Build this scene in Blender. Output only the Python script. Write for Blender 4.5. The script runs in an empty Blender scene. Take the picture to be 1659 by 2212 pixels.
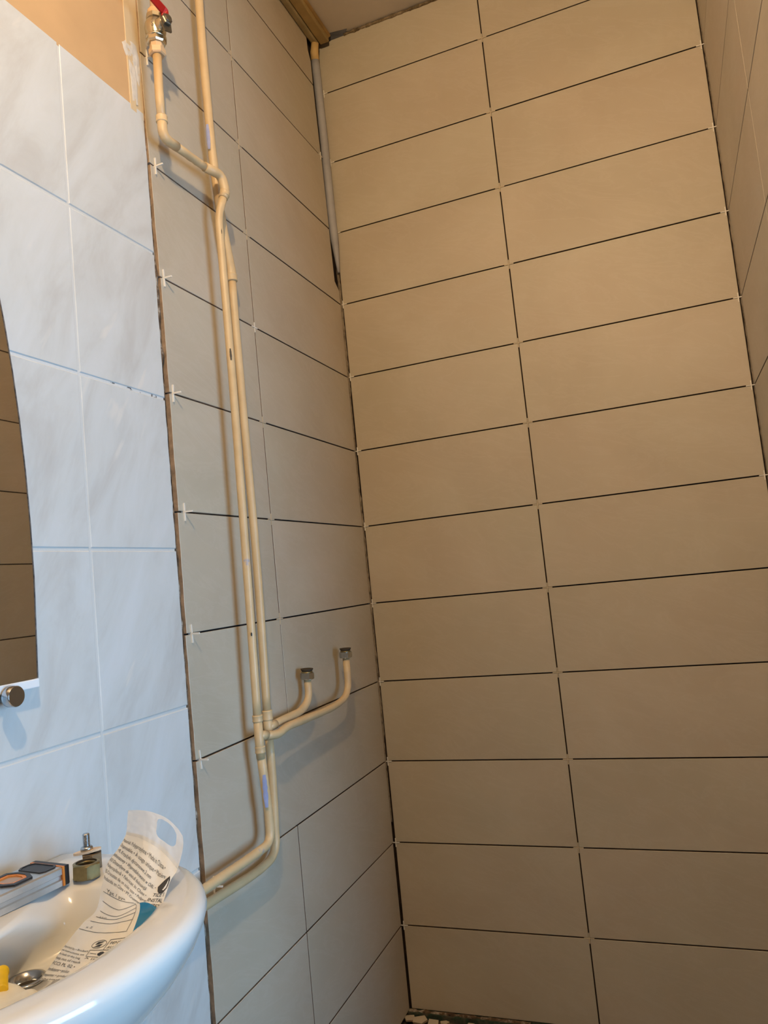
import bpy, math, random
from mathutils import Vector, Matrix, noise

S = bpy.context.scene
COL = S.collection
# ------------------------------------------------------------------ camera
cam_d = bpy.data.cameras.new('camera')
cam = bpy.data.objects.new('camera', cam_d)
COL.objects.link(cam)
cam_d.sensor_fit = 'HORIZONTAL'
cam_d.sensor_width = 36.0
cam_d.lens = 1628.42 * 36.0 / 1659.0
cam_d.clip_start = 0.02
R_, U_, B_ = (0.9279739, 0.3591298, -0.09944967), (0.12548351, -0.04986084, 0.99084196), (0.35088223, -0.93195476, -0.09133442)
cam.matrix_world = Matrix(((R_[0], U_[0], B_[0], 0.74692), (R_[1], U_[1], B_[1], -1.81929), (R_[2], U_[2], B_[2], 1.05295), (0, 0, 0, 1)))
S.camera = cam
# ------------------------------------------------------------------ world, light, exposure
w = bpy.data.worlds.new('world'); S.world = w; w.use_nodes = True
bg = w.node_tree.nodes['Background']
bg.inputs[0].default_value = (0.52, 0.72, 1.0, 1); bg.inputs[1].default_value = 1.2
WIN = dict(x=2.0, y0=-1.92, y1=-0.94, z0=0.40, z1=1.40)      # window opening in the far wall
ld = bpy.data.lights.new('window_daylight', 'AREA'); ld.shape = 'RECTANGLE'
ld.size = 0.98; ld.size_y = 1.00; ld.energy = 46; ld.color = (0.36, 0.66, 1.0)
lo = bpy.data.objects.new('window_daylight', ld); COL.objects.link(lo)
lo.location = (WIN['x'] + 0.16, (WIN['y0'] + WIN['y1']) / 2, (WIN['z0'] + WIN['z1']) / 2)
lo.rotation_euler = (math.radians(90), 0, math.radians(90))
LAMP = (0.68, -1.75, 2.22); LAMP_R = 0.022; LAMP_STRENGTH = 1860.0; LAMP_COL = (1.0, 0.71, 0.40)
S.view_settings.view_transform = 'Standard'; S.view_settings.look = 'None'
S.view_settings.gamma = 1.0; S.view_settings.use_curve_mapping = False
S.view_settings.exposure = 0.0
S.cycles.max_bounces = 10; S.cycles.diffuse_bounces = 6; S.cycles.caustics_reflective = False

rnd = random.Random(7)

# ------------------------------------------------------------------ materials
def new_mat(name):
    m = bpy.data.materials.new(name); m.use_nodes = True
    return m, m.node_tree, m.node_tree.nodes, m.node_tree.links, m.node_tree.nodes['Principled BSDF']

def coords(nt, per_object=True):
    n, l = nt.nodes, nt.links
    tc = n.new('ShaderNodeTexCoord')
    if not per_object:
        return tc.outputs['Object']
    oi = n.new('ShaderNodeObjectInfo')
    mul = n.new('ShaderNodeVectorMath'); mul.operation = 'SCALE'
    mul.inputs[0].default_value = (13.1, 7.7, 5.3)
    l.new(oi.outputs['Random'], mul.inputs['Scale'])
    add = n.new('ShaderNodeVectorMath'); add.operation = 'ADD'
    l.new(tc.outputs['Object'], add.inputs[0]); l.new(mul.outputs[0], add.inputs[1])
    return add.outputs[0]

def ramp(nt, src, stops, interp='LINEAR'):
    r = nt.nodes.new('ShaderNodeValToRGB'); r.color_ramp.interpolation = interp
    e = r.color_ramp.elements
    while len(e) > 1: e.remove(e[-1])
    e[0].position = stops[0][0]; e[0].color = (*stops[0][1], 1)
    for p, c in stops[1:]:
        x = e.new(p); x.color = (*c, 1)
    nt.links.new(src, r.inputs[0])
    return r.outputs[0]

def noise_tex(nt, co, scale, detail=4, rough=0.55, distort=0.0, stretch=None, rot=None):
    for key, val in (('Rotation', rot), ('Scale', stretch)):
        if val:
            mp = nt.nodes.new('ShaderNodeMapping'); mp.inputs[key].default_value = val
            nt.links.new(co, mp.inputs[0]); co = mp.outputs[0]
    t = nt.nodes.new('ShaderNodeTexNoise')
    t.inputs['Scale'].default_value = scale; t.inputs['Detail'].default_value = detail
    t.inputs['Roughness'].default_value = rough; t.inputs['Distortion'].default_value = distort
    nt.links.new(co, t.inputs['Vector'])
    return t.outputs['Fac']

def bump(nt, bsdf, src, strength, dist=0.001):
    b = nt.nodes.new('ShaderNodeBump'); b.inputs['Strength'].default_value = strength
    b.inputs['Distance'].default_value = dist
    nt.links.new(src, b.inputs['Height']); nt.links.new(b.outputs[0], bsdf.inputs['Normal'])

def mix(nt, fac, a, b, mode='MIX'):
    m = nt.nodes.new('ShaderNodeMix'); m.data_type = 'RGBA'; m.blend_type = mode
    for s, v in ((0, fac), (6, a), (7, b)):
        if hasattr(v, 'links'): nt.links.new(v, m.inputs[s])
        elif isinstance(v, (int, float)): m.inputs[s].default_value = v
        else: m.inputs[s].default_value = (*v, 1)
    return m.outputs[2]

def simple(name, col, rough=0.5, metal=0.0, noise_amt=0.0, nscale=30, bump_s=0.0, coat=0.0, spec=None):
    m, nt, n, l, b = new_mat(name)
    co = coords(nt)
    if noise_amt:
        f = noise_tex(nt, co, nscale)
        lo_ = tuple(c * (1 - noise_amt) for c in col); hi = tuple(min(1, c * (1 + noise_amt)) for c in col)
        l.new(ramp(nt, f, [(0.3, lo_), (0.7, hi)]), b.inputs['Base Color'])
    else:
        b.inputs['Base Color'].default_value = (*col, 1)
    b.inputs['Roughness'].default_value = rough; b.inputs['Metallic'].default_value = metal
    if coat: b.inputs['Coat Weight'].default_value = coat; b.inputs['Coat Roughness'].default_value = 0.05
    if spec is not None: b.inputs['Specular IOR Level'].default_value = spec
    if bump_s: bump(nt, b, noise_tex(nt, co, nscale * 2), bump_s)
    return m

def mat_beige_tile():
    m, nt, n, l, b = new_mat('beige_tile_glaze')
    co = coords(nt)
    f1 = noise_tex(nt, co, 3.2, 5, 0.6, 0.6)
    base = ramp(nt, f1, [(0.30, (0.485, 0.425, 0.335)), (0.55, (0.525, 0.468, 0.375)), (0.75, (0.560, 0.508, 0.418))])
    f2 = noise_tex(nt, co, 5.0, 7, 0.65, 1.4, stretch=(1.0, 3.2, 1.0), rot=(0, 0, 0.35))
    fh = noise_tex(nt, co, 2.1, 3, 0.5, 0.4)
    base = mix(nt, 1.0, base, ramp(nt, fh, [(0.35, (1.0, 0.975, 0.955)), (0.65, (0.965, 0.975, 0.95))]), 'MULTIPLY')
    veins = ramp(nt, f2, [(0.46, (0, 0, 0)), (0.50, (1, 1, 1)), (0.54, (0, 0, 0))])
    mm = n.new('ShaderNodeMath'); mm.operation = 'MULTIPLY'; mm.inputs[1].default_value = 0.16
    l.new(veins, mm.inputs[0])
    l.new(mix(nt, mm.outputs[0], base, (0.62, 0.565, 0.49)), b.inputs['Base Color'])
    b.inputs['Roughness'].default_value = 0.46
    b.inputs['Specular IOR Level'].default_value = 0.42
    f3 = noise_tex(nt, co, 90, 3)
    bump(nt, b, f3, 0.06, 0.0006)
    return m

def mat_marble():
    m, nt, n, l, b = new_mat('white_marbled_tile_glaze')
    co = coords(nt)
    f1 = noise_tex(nt, co, 5.5, 6, 0.62, 0.5, stretch=(2.6, 0.8, 1.0), rot=(0, 0, 0.5))
    base = ramp(nt, f1, [(0.30, (0.555, 0.55, 0.53)), (0.50, (0.635, 0.65, 0.64)), (0.68, (0.675, 0.695, 0.70))])
    f2 = noise_tex(nt, co, 7.0, 3, 0.5, 0.3, stretch=(4.0, 0.9, 1.0), rot=(0, 0, 0.58))
    v = ramp(nt, f2, [(0.66, (0, 0, 0)), (0.72, (1, 1, 1)), (0.76, (0, 0, 0))])
    mm = n.new('ShaderNodeMath'); mm.operation = 'MULTIPLY'; mm.inputs[1].default_value = 0.6
    l.new(v, mm.inputs[0])
    l.new(mix(nt, mm.outputs[0], base, (0.76, 0.73, 0.68)), b.inputs['Base Color'])
    b.inputs['Roughness'].default_value = 0.22
    b.inputs['Specular IOR Level'].default_value = 0.45
    bump(nt, b, noise_tex(nt, co, 14, 2), 0.06, 0.002)
    return m

def mat_pipe():
    m, nt, n, l, b = new_mat('cream_pipe_paint')
    co = coords(nt)
    f1 = noise_tex(nt, co, 18, 5, 0.6)
    base = ramp(nt, f1, [(0.3, (0.60, 0.425, 0.225)), (0.7, (0.70, 0.515, 0.29))])
    f2 = noise_tex(nt, co, 9, 6, 0.65, 0.5)
    scr = ramp(nt, f2, [(0.685, (0, 0, 0)), (0.705, (1, 1, 1))])
    c2 = mix(nt, scr, base, (0.40, 0.36, 0.38))
    f4 = noise_tex(nt, co, 60, 3, 0.7)
    sp = ramp(nt, f4, [(0.74, (0, 0, 0)), (0.755, (1, 1, 1))])
    l.new(mix(nt, sp, c2, (0.12, 0.09, 0.06)), b.inputs['Base Color'])
    b.inputs['Roughness'].default_value = 0.42
    bump(nt, b, f1, 0.35, 0.002)
    return m

def mat_adhesive(name, c0, c1, c2, scale=22, bs=0.9):
    m, nt, n, l, b = new_mat(name)
    co = coords(nt, False)
    f = noise_tex(nt, co, scale, 6, 0.7)
    l.new(ramp(nt, f, [(0.32, c0), (0.5, c1), (0.66, c2)]), b.inputs['Base Color'])
    b.inputs['Roughness'].default_value = 0.9
    bump(nt, b, noise_tex(nt, co, scale * 3, 5, 0.7), bs, 0.004)
    return m

def mat_grout():
    m, nt, n, l, b = new_mat('old_white_grout')
    co = coords(nt, False)
    f = noise_tex(nt, co, 55, 4, 0.7)
    spots = ramp(nt, f, [(0.36, (0.05, 0.05, 0.055)), (0.40, (0.66, 0.665, 0.66))])
    # mould sits in the upper horizontal joint only
    sx = n.new('ShaderNodeSeparateXYZ'); l.new(co, sx.inputs[0])
    d = n.new('ShaderNodeMath'); d.operation = 'SUBTRACT'; l.new(sx.outputs['Z'], d.inputs[0]); d.inputs[1].default_value = 1.387
    a = n.new('ShaderNodeMath'); a.operation = 'ABSOLUTE'; l.new(d.outputs[0], a.inputs[0])
    lt = n.new('ShaderNodeMath'); lt.operation = 'LESS_THAN'; l.new(a.outputs[0], lt.inputs[0]); lt.inputs[1].default_value = 0.004
    l.new(mix(nt, lt.outputs[0], (0.62, 0.625, 0.61), spots), b.inputs['Base Color'])
    b.inputs['Roughness'].default_value = 0.75
    bump(nt, b, f, 0.4, 0.002)
    return m

M = {}
M['beige'] = mat_beige_tile()
M['biscuit'] = simple('tile_biscuit', (0.36, 0.25, 0.16), 0.85, noise_amt=0.35, nscale=60)
M['dark_edge'] = simple('dark_tile_edge', (0.15, 0.095, 0.06), 0.9, noise_amt=0.25, nscale=60)  # darker tile sides, so the joint lines read dark
M['marble'] = mat_marble()
M['marble_edge'] = simple('white_tile_edge', (0.62, 0.60, 0.55), 0.6, noise_amt=0.15, nscale=80)
M['pipe'] = mat_pipe()
M['adhesive'] = mat_adhesive('brown_tile_adhesive', (0.010, 0.005, 0.003), (0.022, 0.011, 0.007), (0.045, 0.026, 0.018))
M['mortar'] = mat_adhesive('gap_mortar', (0.04, 0.022, 0.012), (0.15, 0.095, 0.055), (0.50, 0.44, 0.36), 45)
M['cornermortar'] = mat_adhesive('corner_mortar', (0.08, 0.06, 0.04), (0.24, 0.19, 0.13), (0.32, 0.26, 0.19), 30, 0.5)
M['grout'] = mat_grout()
M['peach'] = simple('peach_wall_paint', (0.60, 0.385, 0.195), 0.7, noise_amt=0.06, nscale=9, bump_s=0.15)
M['creampaint'] = simple('cream_trim_paint', (0.66, 0.51, 0.31), 0.55, noise_amt=0.07, nscale=14, bump_s=0.1)
M['plaster'] = simple('white_plaster', (0.64, 0.59, 0.51), 0.9, noise_amt=0.14, nscale=40, bump_s=0.6)
M['ceil'] = simple('ceiling_paint', (0.60, 0.54, 0.47), 0.85, noise_amt=0.07, nscale=6, bump_s=0.1)
M['room'] = simple('room_wall_paint', (0.22, 0.20, 0.17), 0.85, noise_amt=0.04, nscale=5)
M['bead'] = mat_adhesive('rough_ceiling_filler', (0.05, 0.03, 0.015), (0.20, 0.145, 0.08), (0.40, 0.31, 0.20), 60)
M['grey'] = simple('grey_blue_paint', (0.37, 0.37, 0.40), 0.6, noise_amt=0.10, nscale=25)
M['darkgrey'] = simple('gap_shade_grey', (0.10, 0.10, 0.115), 0.85, noise_amt=0.3, nscale=30)
M['ochre'] = simple('ochre_dark_paint', (0.36, 0.25, 0.10), 0.6, noise_amt=0.3, nscale=12, bump_s=0.2)  # board is browner and darker than its edge bead
M['ochre_lt'] = simple('ochre_light_paint', (0.60, 0.40, 0.16), 0.6, noise_amt=0.2, nscale=12, bump_s=0.2)
M['olive'] = simple('olive_paint', (0.33, 0.26, 0.14), 0.7, noise_amt=0.25, nscale=12)
M['spacer'] = simple('white_spacer_plastic', (0.84, 0.80, 0.73), 0.45)
M['spacer2'] = simple('dusty_spacer_plastic', (0.56, 0.47, 0.34), 0.6)
M['nickel'] = simple('nickel_plated_brass', (0.62, 0.57, 0.45), 0.27, 1.0, noise_amt=0.12, nscale=50, bump_s=0.15)
M['darkmetal'] = simple('dull_dark_metal', (0.22, 0.20, 0.16), 0.42, 0.9, noise_amt=0.2, nscale=40)
M['chrome'] = simple('chrome', (0.50, 0.51, 0.53), 0.16, 1.0)
M['nut'] = simple('zinc_nut', (0.50, 0.50, 0.47), 0.28, 1.0, noise_amt=0.15, nscale=60)
M['brass'] = simple('tarnished_brass', (0.30, 0.235, 0.11), 0.38, 0.85, noise_amt=0.35, nscale=45, bump_s=0.2)
M['bore'] = simple('dark_bore', (0.05, 0.035, 0.02), 0.8)
M['red'] = simple('red_lever_grip', (0.50, 0.014, 0.010), 0.38, noise_amt=0.08, nscale=20)
M['hexpaint'] = simple('painted_hex_nut', (0.66, 0.46, 0.27), 0.5, noise_amt=0.08, nscale=25)
M['ceramic'] = simple('white_sanitary_ceramic', (0.80, 0.80, 0.77), 0.13, noise_amt=0.02, nscale=6, coat=0.5)
M['alu'] = simple('brushed_aluminium', (0.62, 0.63, 0.63), 0.36, 0.85, noise_amt=0.06, nscale=60)
M['black'] = simple('black_rubber', (0.018, 0.016, 0.016), 0.4)
M['orange'] = simple('orange_plastic', (0.70, 0.24, 0.035), 0.4)
M['amber'] = simple('vial_window', (0.42, 0.27, 0.16), 0.15)
M['rust'] = simple('rusty_steel', (0.24, 0.17, 0.10), 0.6, 0.5, noise_amt=0.4, nscale=70, bump_s=0.3)
M['washer'] = simple('pale_washer', (0.78, 0.62, 0.45), 0.55, noise_amt=0.08, nscale=50)
M['steel'] = simple('zinc_thread', (0.50, 0.52, 0.54), 0.3, 1.0)
M['bagwhite'] = simple('printed_bag_film', (0.80, 0.77, 0.69), 0.34, noise_amt=0.04, nscale=30, coat=0.2)
M['bagblue'] = simple('blue_bag_print', (0.0, 0.17, 0.36), 0.28, noise_amt=0.15, nscale=30, coat=0.3)
M['bagred'] = simple('red_bag_print', (0.62, 0.02, 0.06), 0.35)
M['ink'] = simple('black_ink', (0.02, 0.02, 0.02), 0.5)
M['inkgrey'] = simple('grey_ink', (0.10, 0.10, 0.095), 0.5)
M['cream'] = simple('cream_plastic_film', (0.80, 0.77, 0.66), 0.45, noise_amt=0.07, nscale=45, bump_s=0.3)
M['yellow'] = simple('yellow_plastic', (0.80, 0.52, 0.01), 0.4, noise_amt=0.1, nscale=40)
M['mirror'] = simple('mirror_silvering', (0.80, 0.79, 0.77), 0.015, 1.0)
M['mirror_back'] = simple('mirror_worn_edge', (0.10, 0.085, 0.075), 0.6, noise_amt=0.9, nscale=120)
M['whitetrim'] = simple('white_trim_plastic', (0.86, 0.88, 0.90), 0.3)
M['green'] = mat_adhesive('stained_green_membrane', (0.035, 0.022, 0.014), (0.030, 0.060, 0.038), (0.12, 0.10, 0.07), 30)
M['floor'] = mat_adhesive('rough_floor_screed', (0.03, 0.02, 0.013), (0.09, 0.07, 0.05), (0.16, 0.13, 0.09), 18)
M['shard'] = simple('broken_tile_glaze', (0.62, 0.55, 0.44), 0.4, noise_amt=0.1, nscale=20)
M['frame'] = simple('white_window_frame', (0.8, 0.8, 0.78), 0.4)

m, nt, n, l, b = new_mat('frosted_handle_film')
b.inputs['Base Color'].default_value = (0.80, 0.80, 0.78, 1); b.inputs['Roughness'].default_value = 0.3
b.inputs['Alpha'].default_value = 0.62
M['film'] = m
m, nt, n, l, b = new_mat('clear_window_pane')
tr = n.new('ShaderNodeBsdfTransparent'); gl = n.new('ShaderNodeBsdfGlossy'); gl.inputs['Roughness'].default_value = 0.02
fr = n.new('ShaderNodeFresnel'); fr.inputs[0].default_value = 1.45; mx = n.new('ShaderNodeMixShader')
l.new(fr.outputs[0], mx.inputs[0]); l.new(tr.outputs[0], mx.inputs[1]); l.new(gl.outputs[0], mx.inputs[2])
l.new(mx.outputs[0], n['Material Output'].inputs[0])
M['pane'] = m
m, nt, n, l, b = new_mat('glowing_bulb')
em = n.new('ShaderNodeEmission'); em.inputs[0].default_value = (*LAMP_COL, 1); em.inputs[1].default_value = LAMP_STRENGTH
l.new(em.outputs[0], n['Material Output'].inputs[0])
M['bulb'] = m

# ------------------------------------------------------------------ mesh helpers
def mesh_obj(name, verts, faces, mats, parent=None, fmat=None, smooth=False, mw=None, fsmooth=None):
    me = bpy.data.meshes.new(name)
    me.from_pydata([tuple(v) for v in verts], [], faces)
    for mm in (mats if isinstance(mats, (list, tuple)) else [mats]):
        me.materials.append(M[mm])
    if fmat:
        for p, i in zip(me.polygons, fmat): p.material_index = i
    if smooth:
        for p in me.polygons: p.use_smooth = True
    if fsmooth:
        for p, s in zip(me.polygons, fsmooth): p.use_smooth = s
    me.update()
    o = bpy.data.objects.new(name, me); COL.objects.link(o)
    if mw is not None: o.matrix_world = mw
    if parent is not None: o.parent = parent
    return o

class Geo:
    """collects shapes that belong to ONE part"""
    def __init__(s): s.v = []; s.f = []; s.m = []; s.s = []
    def add(s, vs, fs, mi=0, smooth=False):
        o = len(s.v); s.v += [Vector(x) for x in vs]
        for f in fs: s.f.append([i + o for i in f]); s.m.append(mi); s.s.append(smooth)
    def box(s, a, b, mi=0, ch=0.0):
        x0, y0, z0 = a; x1, y1, z1 = b
        if ch <= 0:
            vs = [(x, y, z) for x in (x0, x1) for y in (y0, y1) for z in (z0, z1)]
            s.add(vs, [(0, 1, 3, 2), (4, 6, 7, 5), (0, 4, 5, 1), (2, 3, 7, 6), (0, 2, 6, 4), (1, 5, 7, 3)], mi); return
        import bmesh
        bm = bmesh.new(); bmesh.ops.create_cube(bm, size=1)
        for v in bm.verts: v.co = Vector(((x0 + x1) / 2 + v.co.x * (x1 - x0), (y0 + y1) / 2 + v.co.y * (y1 - y0), (z0 + z1) / 2 + v.co.z * (z1 - z0)))
        bmesh.ops.bevel(bm, geom=bm.edges[:], offset=ch, segments=2, affect='EDGES', profile=0.5)
        bm.verts.ensure_lookup_table()
        s.add([v.co.copy() for v in bm.verts], [[v.index for v in f.verts] for f in bm.faces], mi); bm.free()
    def rings(s, rings, mi=0, cap0=True, cap1=True, smooth=True):
        n_ = len(rings[0]); vs = [p for r in rings for p in r]; fs = []
        for k in range(len(rings) - 1):
            for i in range(n_):
                j = (i + 1) % n_
                fs.append((k * n_ + i, k * n_ + j, (k + 1) * n_ + j, (k + 1) * n_ + i))
        o = len(s.v); s.add(vs, fs, mi, smooth)
        if cap0: s.f.append([o + i for i in range(n_)][::-1]); s.m.append(mi); s.s.append(False)
        if cap1: s.f.append([o + (len(rings) - 1) * n_ + i for i in range(n_)]); s.m.append(mi); s.s.append(False)
    def lathe(s, base, axis, prof, n_=24, mi=0, cap0=True, cap1=True, smooth=True, phase=0.0):
        a = Vector(axis).normalized(); t = a.orthogonal().normalized(); b_ = a.cross(t)
        base = Vector(base); R = []
        for h, r in prof:
            R.append([base + a * h + (t * math.cos(phase + 2 * math.pi * i / n_) + b_ * math.sin(phase + 2 * math.pi * i / n_)) * r for i in range(n_)])
        s.rings(R, mi, cap0, cap1, smooth)
    def tube(s, path, r, n_=18, mi=0, cap=True, wob=0.0):
        pts = [Vector(p) for p in path]
        rs = r if isinstance(r, (list, tuple)) else [r] * len(pts)
        t0 = (pts[1] - pts[0]).normalized(); nn = t0.orthogonal().normalized(); R = []
        for i, p in enumerate(pts):
            t = ((pts[min(i + 1, len(pts) - 1)] - pts[max(i - 1, 0)])).normalized()
            nn = (nn - t * nn.dot(t)).normalized(); bb = t.cross(nn)
            ring = []
            for k in range(n_):
                q = 2 * math.pi * k / n_; rr = rs[i]
                d = nn * math.cos(q) + bb * math.sin(q)
                if wob: rr *= 1 + wob * noise.noise((p + d * rr) * 90)
                ring.append(p + d * rr)
            R.append(ring)
        s.rings(R, mi, cap, cap, True)
    def build(s, name, mats, parent=None):
        return mesh_obj(name, s.v, s.f, mats, parent, s.m, fsmooth=s.s)

def fillet(pts, rad, step=0.008):
    """polyline with rounded corners, resampled"""
    P = [Vector(p) for p in pts]; out = [P[0]]
    for i in range(1, len(P) - 1):
        a, b_, c = P[i - 1], P[i], P[i + 1]
        r = rad[i] if isinstance(rad, (list, tuple)) else rad
        d1 = (a - b_); d2 = (c - b_); r_ = min(r, d1.length * 0.49, d2.length * 0.49)
        s_, e = b_ + d1.normalized() * r_, b_ + d2.normalized() * r_
        for k in range(7):
            t = k / 6; out.append(s_ * (1 - t) ** 2 + b_ * 2 * t * (1 - t) + e * t * t)
    out.append(P[-1])
    res = [out[0]]
    for p in out[1:]:
        L = (p - res[-1]).length
        if L < 1e-5: continue
        k = max(1, int(L / 0.03)); a = res[-1].copy()
        for q in range(1, k + 1): res.append(a.lerp(p, q / k))
    return res

def thing(name, label, cat, loc=(0, 0, 0), group=None):
    o = bpy.data.objects.new(name, None); COL.objects.link(o); o.location = loc
    o['label'] = label; o['category'] = cat
    if group: o['group'] = group
    o.empty_display_size = 0.02
    return o
def tag(o, label, cat, group=None):
    o['label'] = label; o['category'] = cat
    if group: o['group'] = group
    return o
def part(g, name, mats, root):
    """build a part given in world coordinates under an Empty"""
    o = g.build(name, mats)
    o.parent = root; o.matrix_parent_inverse = root.matrix_world.inverted() if False else Matrix.Translation(-Vector(root.location))
    return o
def struct(o): o['kind'] = 'structure'; return o

# ------------------------------------------------------------------ room shell
W = 0.9555; H = 2.552; T = 0.009
def boxobj(name, a, b, mat):
    g = Geo(); g.box(a, b); return g.build(name, mat)
wall_left = struct(boxobj('wall_left', (-0.13, -2.8, -0.05), (-T - 0.001, 0.13, H), 'adhesive'))
wall_back = struct(boxobj('wall_back', (-T - 0.001, T + 0.001, -0.05), (2.12, 0.13, H), 'adhesive'))
g = Geo(); g.box((W + T + 0.001, -0.80, -0.05), (2.0, T + 0.001, H)); wall_right = struct(g.build('wall_right', 'adhesive'))
wall_front = struct(boxobj('wall_front', (-T, -2.92, -0.05), (2.12, -2.8, H), 'room'))
g = Geo()
x0, x1 = WIN['x'], WIN['x'] + 0.12
g.box((x0, -2.8, -0.05), (x1, WIN['y0'], H)); g.box((x0, WIN['y1'], -0.05), (x1, T, H))
g.box((x0, WIN['y0'], -0.05), (x1, WIN['y1'], WIN['z0'])); g.box((x0, WIN['y0'], WIN['z1']), (x1, WIN['y1'], H))
struct(g.build('wall_window', 'room'))
pt = Geo(); pt.box((W + T, -0.806, 0.0), (2.0, -0.8005, H)); struct(pt.build('trim_3', 'room'))
ceiling = struct(boxobj('ceiling', (-0.13, -2.92, H), (2.12, 0.13, H + 0.1), 'ceil'))
floor = struct(boxobj('floor', (-0.13, -2.92, -0.10), (2.12, 0.13, -0.012), 'floor'))
# window
g = Geo(); fx0, fx1 = x0 + 0.03, x0 + 0.08
ya, yb, za, zb = WIN['y0'], WIN['y1'], WIN['z0'], WIN['z1']; f = 0.045
g.box((fx0, ya, za), (fx1, yb, za + f)); g.box((fx0, ya, zb - f), (fx1, yb, zb))
g.box((fx0, ya, za + f), (fx1, ya + f, zb - f)); g.box((fx0, yb - f, za + f), (fx1, yb, zb - f))
win = struct(g.build('window_1', 'frame'))
g = Geo(); g.box((fx0 + 0.02, ya + f, za + f), (fx0 + 0.024, yb - f, zb - f)); g.build('pane', 'pane', win)

# ------------------------------------------------------------------ tiles
def poly_slab(name, pts, mats, parent, mw, t=T, ch=0.0007, jag=None):
    """polygon in wall plane -> slab with chamfered face; local z is out of the wall, face at z=0"""
    n_ = len(pts); P = [Vector((p[0], p[1])) for p in pts]
    ins = []
    for i in range(n_):
        a, b_, c = P[i - 1], P[i], P[(i + 1) % n_]
        d1 = (b_ - a).normalized(); d2 = (c - b_).normalized()
        n1 = Vector((-d1.y, d1.x)); n2 = Vector((-d2.y, d2.x)); m_ = (n1 + n2)
        m_ = m_ / max(0.35, m_.length_squared / 2) if m_.length > 1e-6 else n1
        ins.append(b_ + m_ * ch)
    vs = [(p.x, p.y, -t) for p in P] + [(p.x, p.y, -ch * 0.8) for p in P] + [(p.x, p.y, 0) for p in ins]
    fs = []; fm = []
    for i in range(n_):
        j = (i + 1) % n_
        fs.append((i, j, n_ + j, n_ + i)); fm.append(1)
        fs.append((n_ + i, n_ + j, 2 * n_ + j, 2 * n_ + i)); fm.append(0)
    fs.append(tuple(range(2 * n_, 3 * n_))); fm.append(0)
    fs.append(tuple(range(n_))[::-1]); fm.append(1)
    return mesh_obj(name, vs, fs, mats, parent, fm, mw=mw)

def frame_mat(xa, ya_, o): # columns: local x, local y, local z (= x cross y)
    X, Y = Vector(xa), Vector(ya_); Z = X.cross(Y)
    return Matrix(((X.x, Y.x, Z.x, o[0]), (X.y, Y.y, Z.y, o[1]), (X.z, Y.z, Z.z, o[2]), (0, 0, 0, 1)))
def left_mw(y, z, tilt=0.0, x=0.0): return frame_mat((tilt, 1, 0), (0, 0, 1), (x, y, z))
def back_mw(x, z, y=0.0): return frame_mat((1, 0, 0), (0, 0, 1), (x, y, z))
def right_mw(y, z): return frame_mat((0, -1, 0), (0, 0, 1), (W, y, z))

G = 0.0029                                    # joint
rows = [(2.4 + G / 2, H - 0.006)] + [(2.2 - 0.2 * k + G / 2, 2.4 - 0.2 * k - G / 2) for k in range(12)]
rows[-1] = (0.003, 0.2 - G / 2)
cache = {}
def rect_tile(parent, mw, w_, h_, mats=('beige', 'dark_edge')):
    key = (round(w_, 4), round(h_, 4), mats[0])
    if key in cache:
        o = bpy.data.objects.new('tile', cache[key]); COL.objects.link(o); o.matrix_world = mw; o.parent = parent; return o
    o = poly_slab('tile', [(0, 0), (w_, 0), (w_, h_), (0, h_)], mats, parent, mw)
    cache[key] = o.data
    return o
XM = 0.4560; YJ = -0.4822
for (za_, zb_) in rows:
    h_ = zb_ - za_; j = rnd.uniform(-0.0004, 0.0004)
    # back wall, cut column and full column
    rect_tile(wall_back, back_mw(0.0045, za_), XM - G / 2 - 0.0045, h_)
    rect_tile(wall_back, back_mw(XM + G / 2, za_, j), W - 0.004 - XM - G / 2, h_)
    # right wall
    rect_tile(wall_right, right_mw(-0.0045, za_), 0.4705, h_)
    rect_tile(wall_right, right_mw(-0.4774, za_), 0.3220, h_)

# left wall, new tiles: corner column is cut back where the grey pipe stands; far column has rough cut edges
left_edge = {0: (-0.786, -0.789), 1: (-0.7895, -0.7985), 2: (-0.7965, -0.7962), 3: (-0.7990, -0.7945), 4: (-0.7925, -0.7900), 5: (-0.7885, -0.7875),
             6: (-0.7880, -0.7872), 7: (-0.7895, -0.7900), 8: (-0.7930, -0.7905), 9: (-0.7908, -0.7888), 10: (-0.7905, -0.7895), 11: (-0.7925, -0.7915), 12: (-0.792, -0.791)}
def ragged(ya0, za0, ya1, za1, n_, amp, seed):
    r = random.Random(seed); out = []
    for i in range(1, n_):
        t = i / n_; out.append((ya0 + (ya1 - ya0) * t + r.uniform(-amp, amp), za0 + (za1 - za0) * t))
    return out
cut = {0: (-0.066, -0.050), 1: (-0.049, -0.042), 2: (-0.041, -0.036), 3: (-0.0355, -0.007)}
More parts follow.
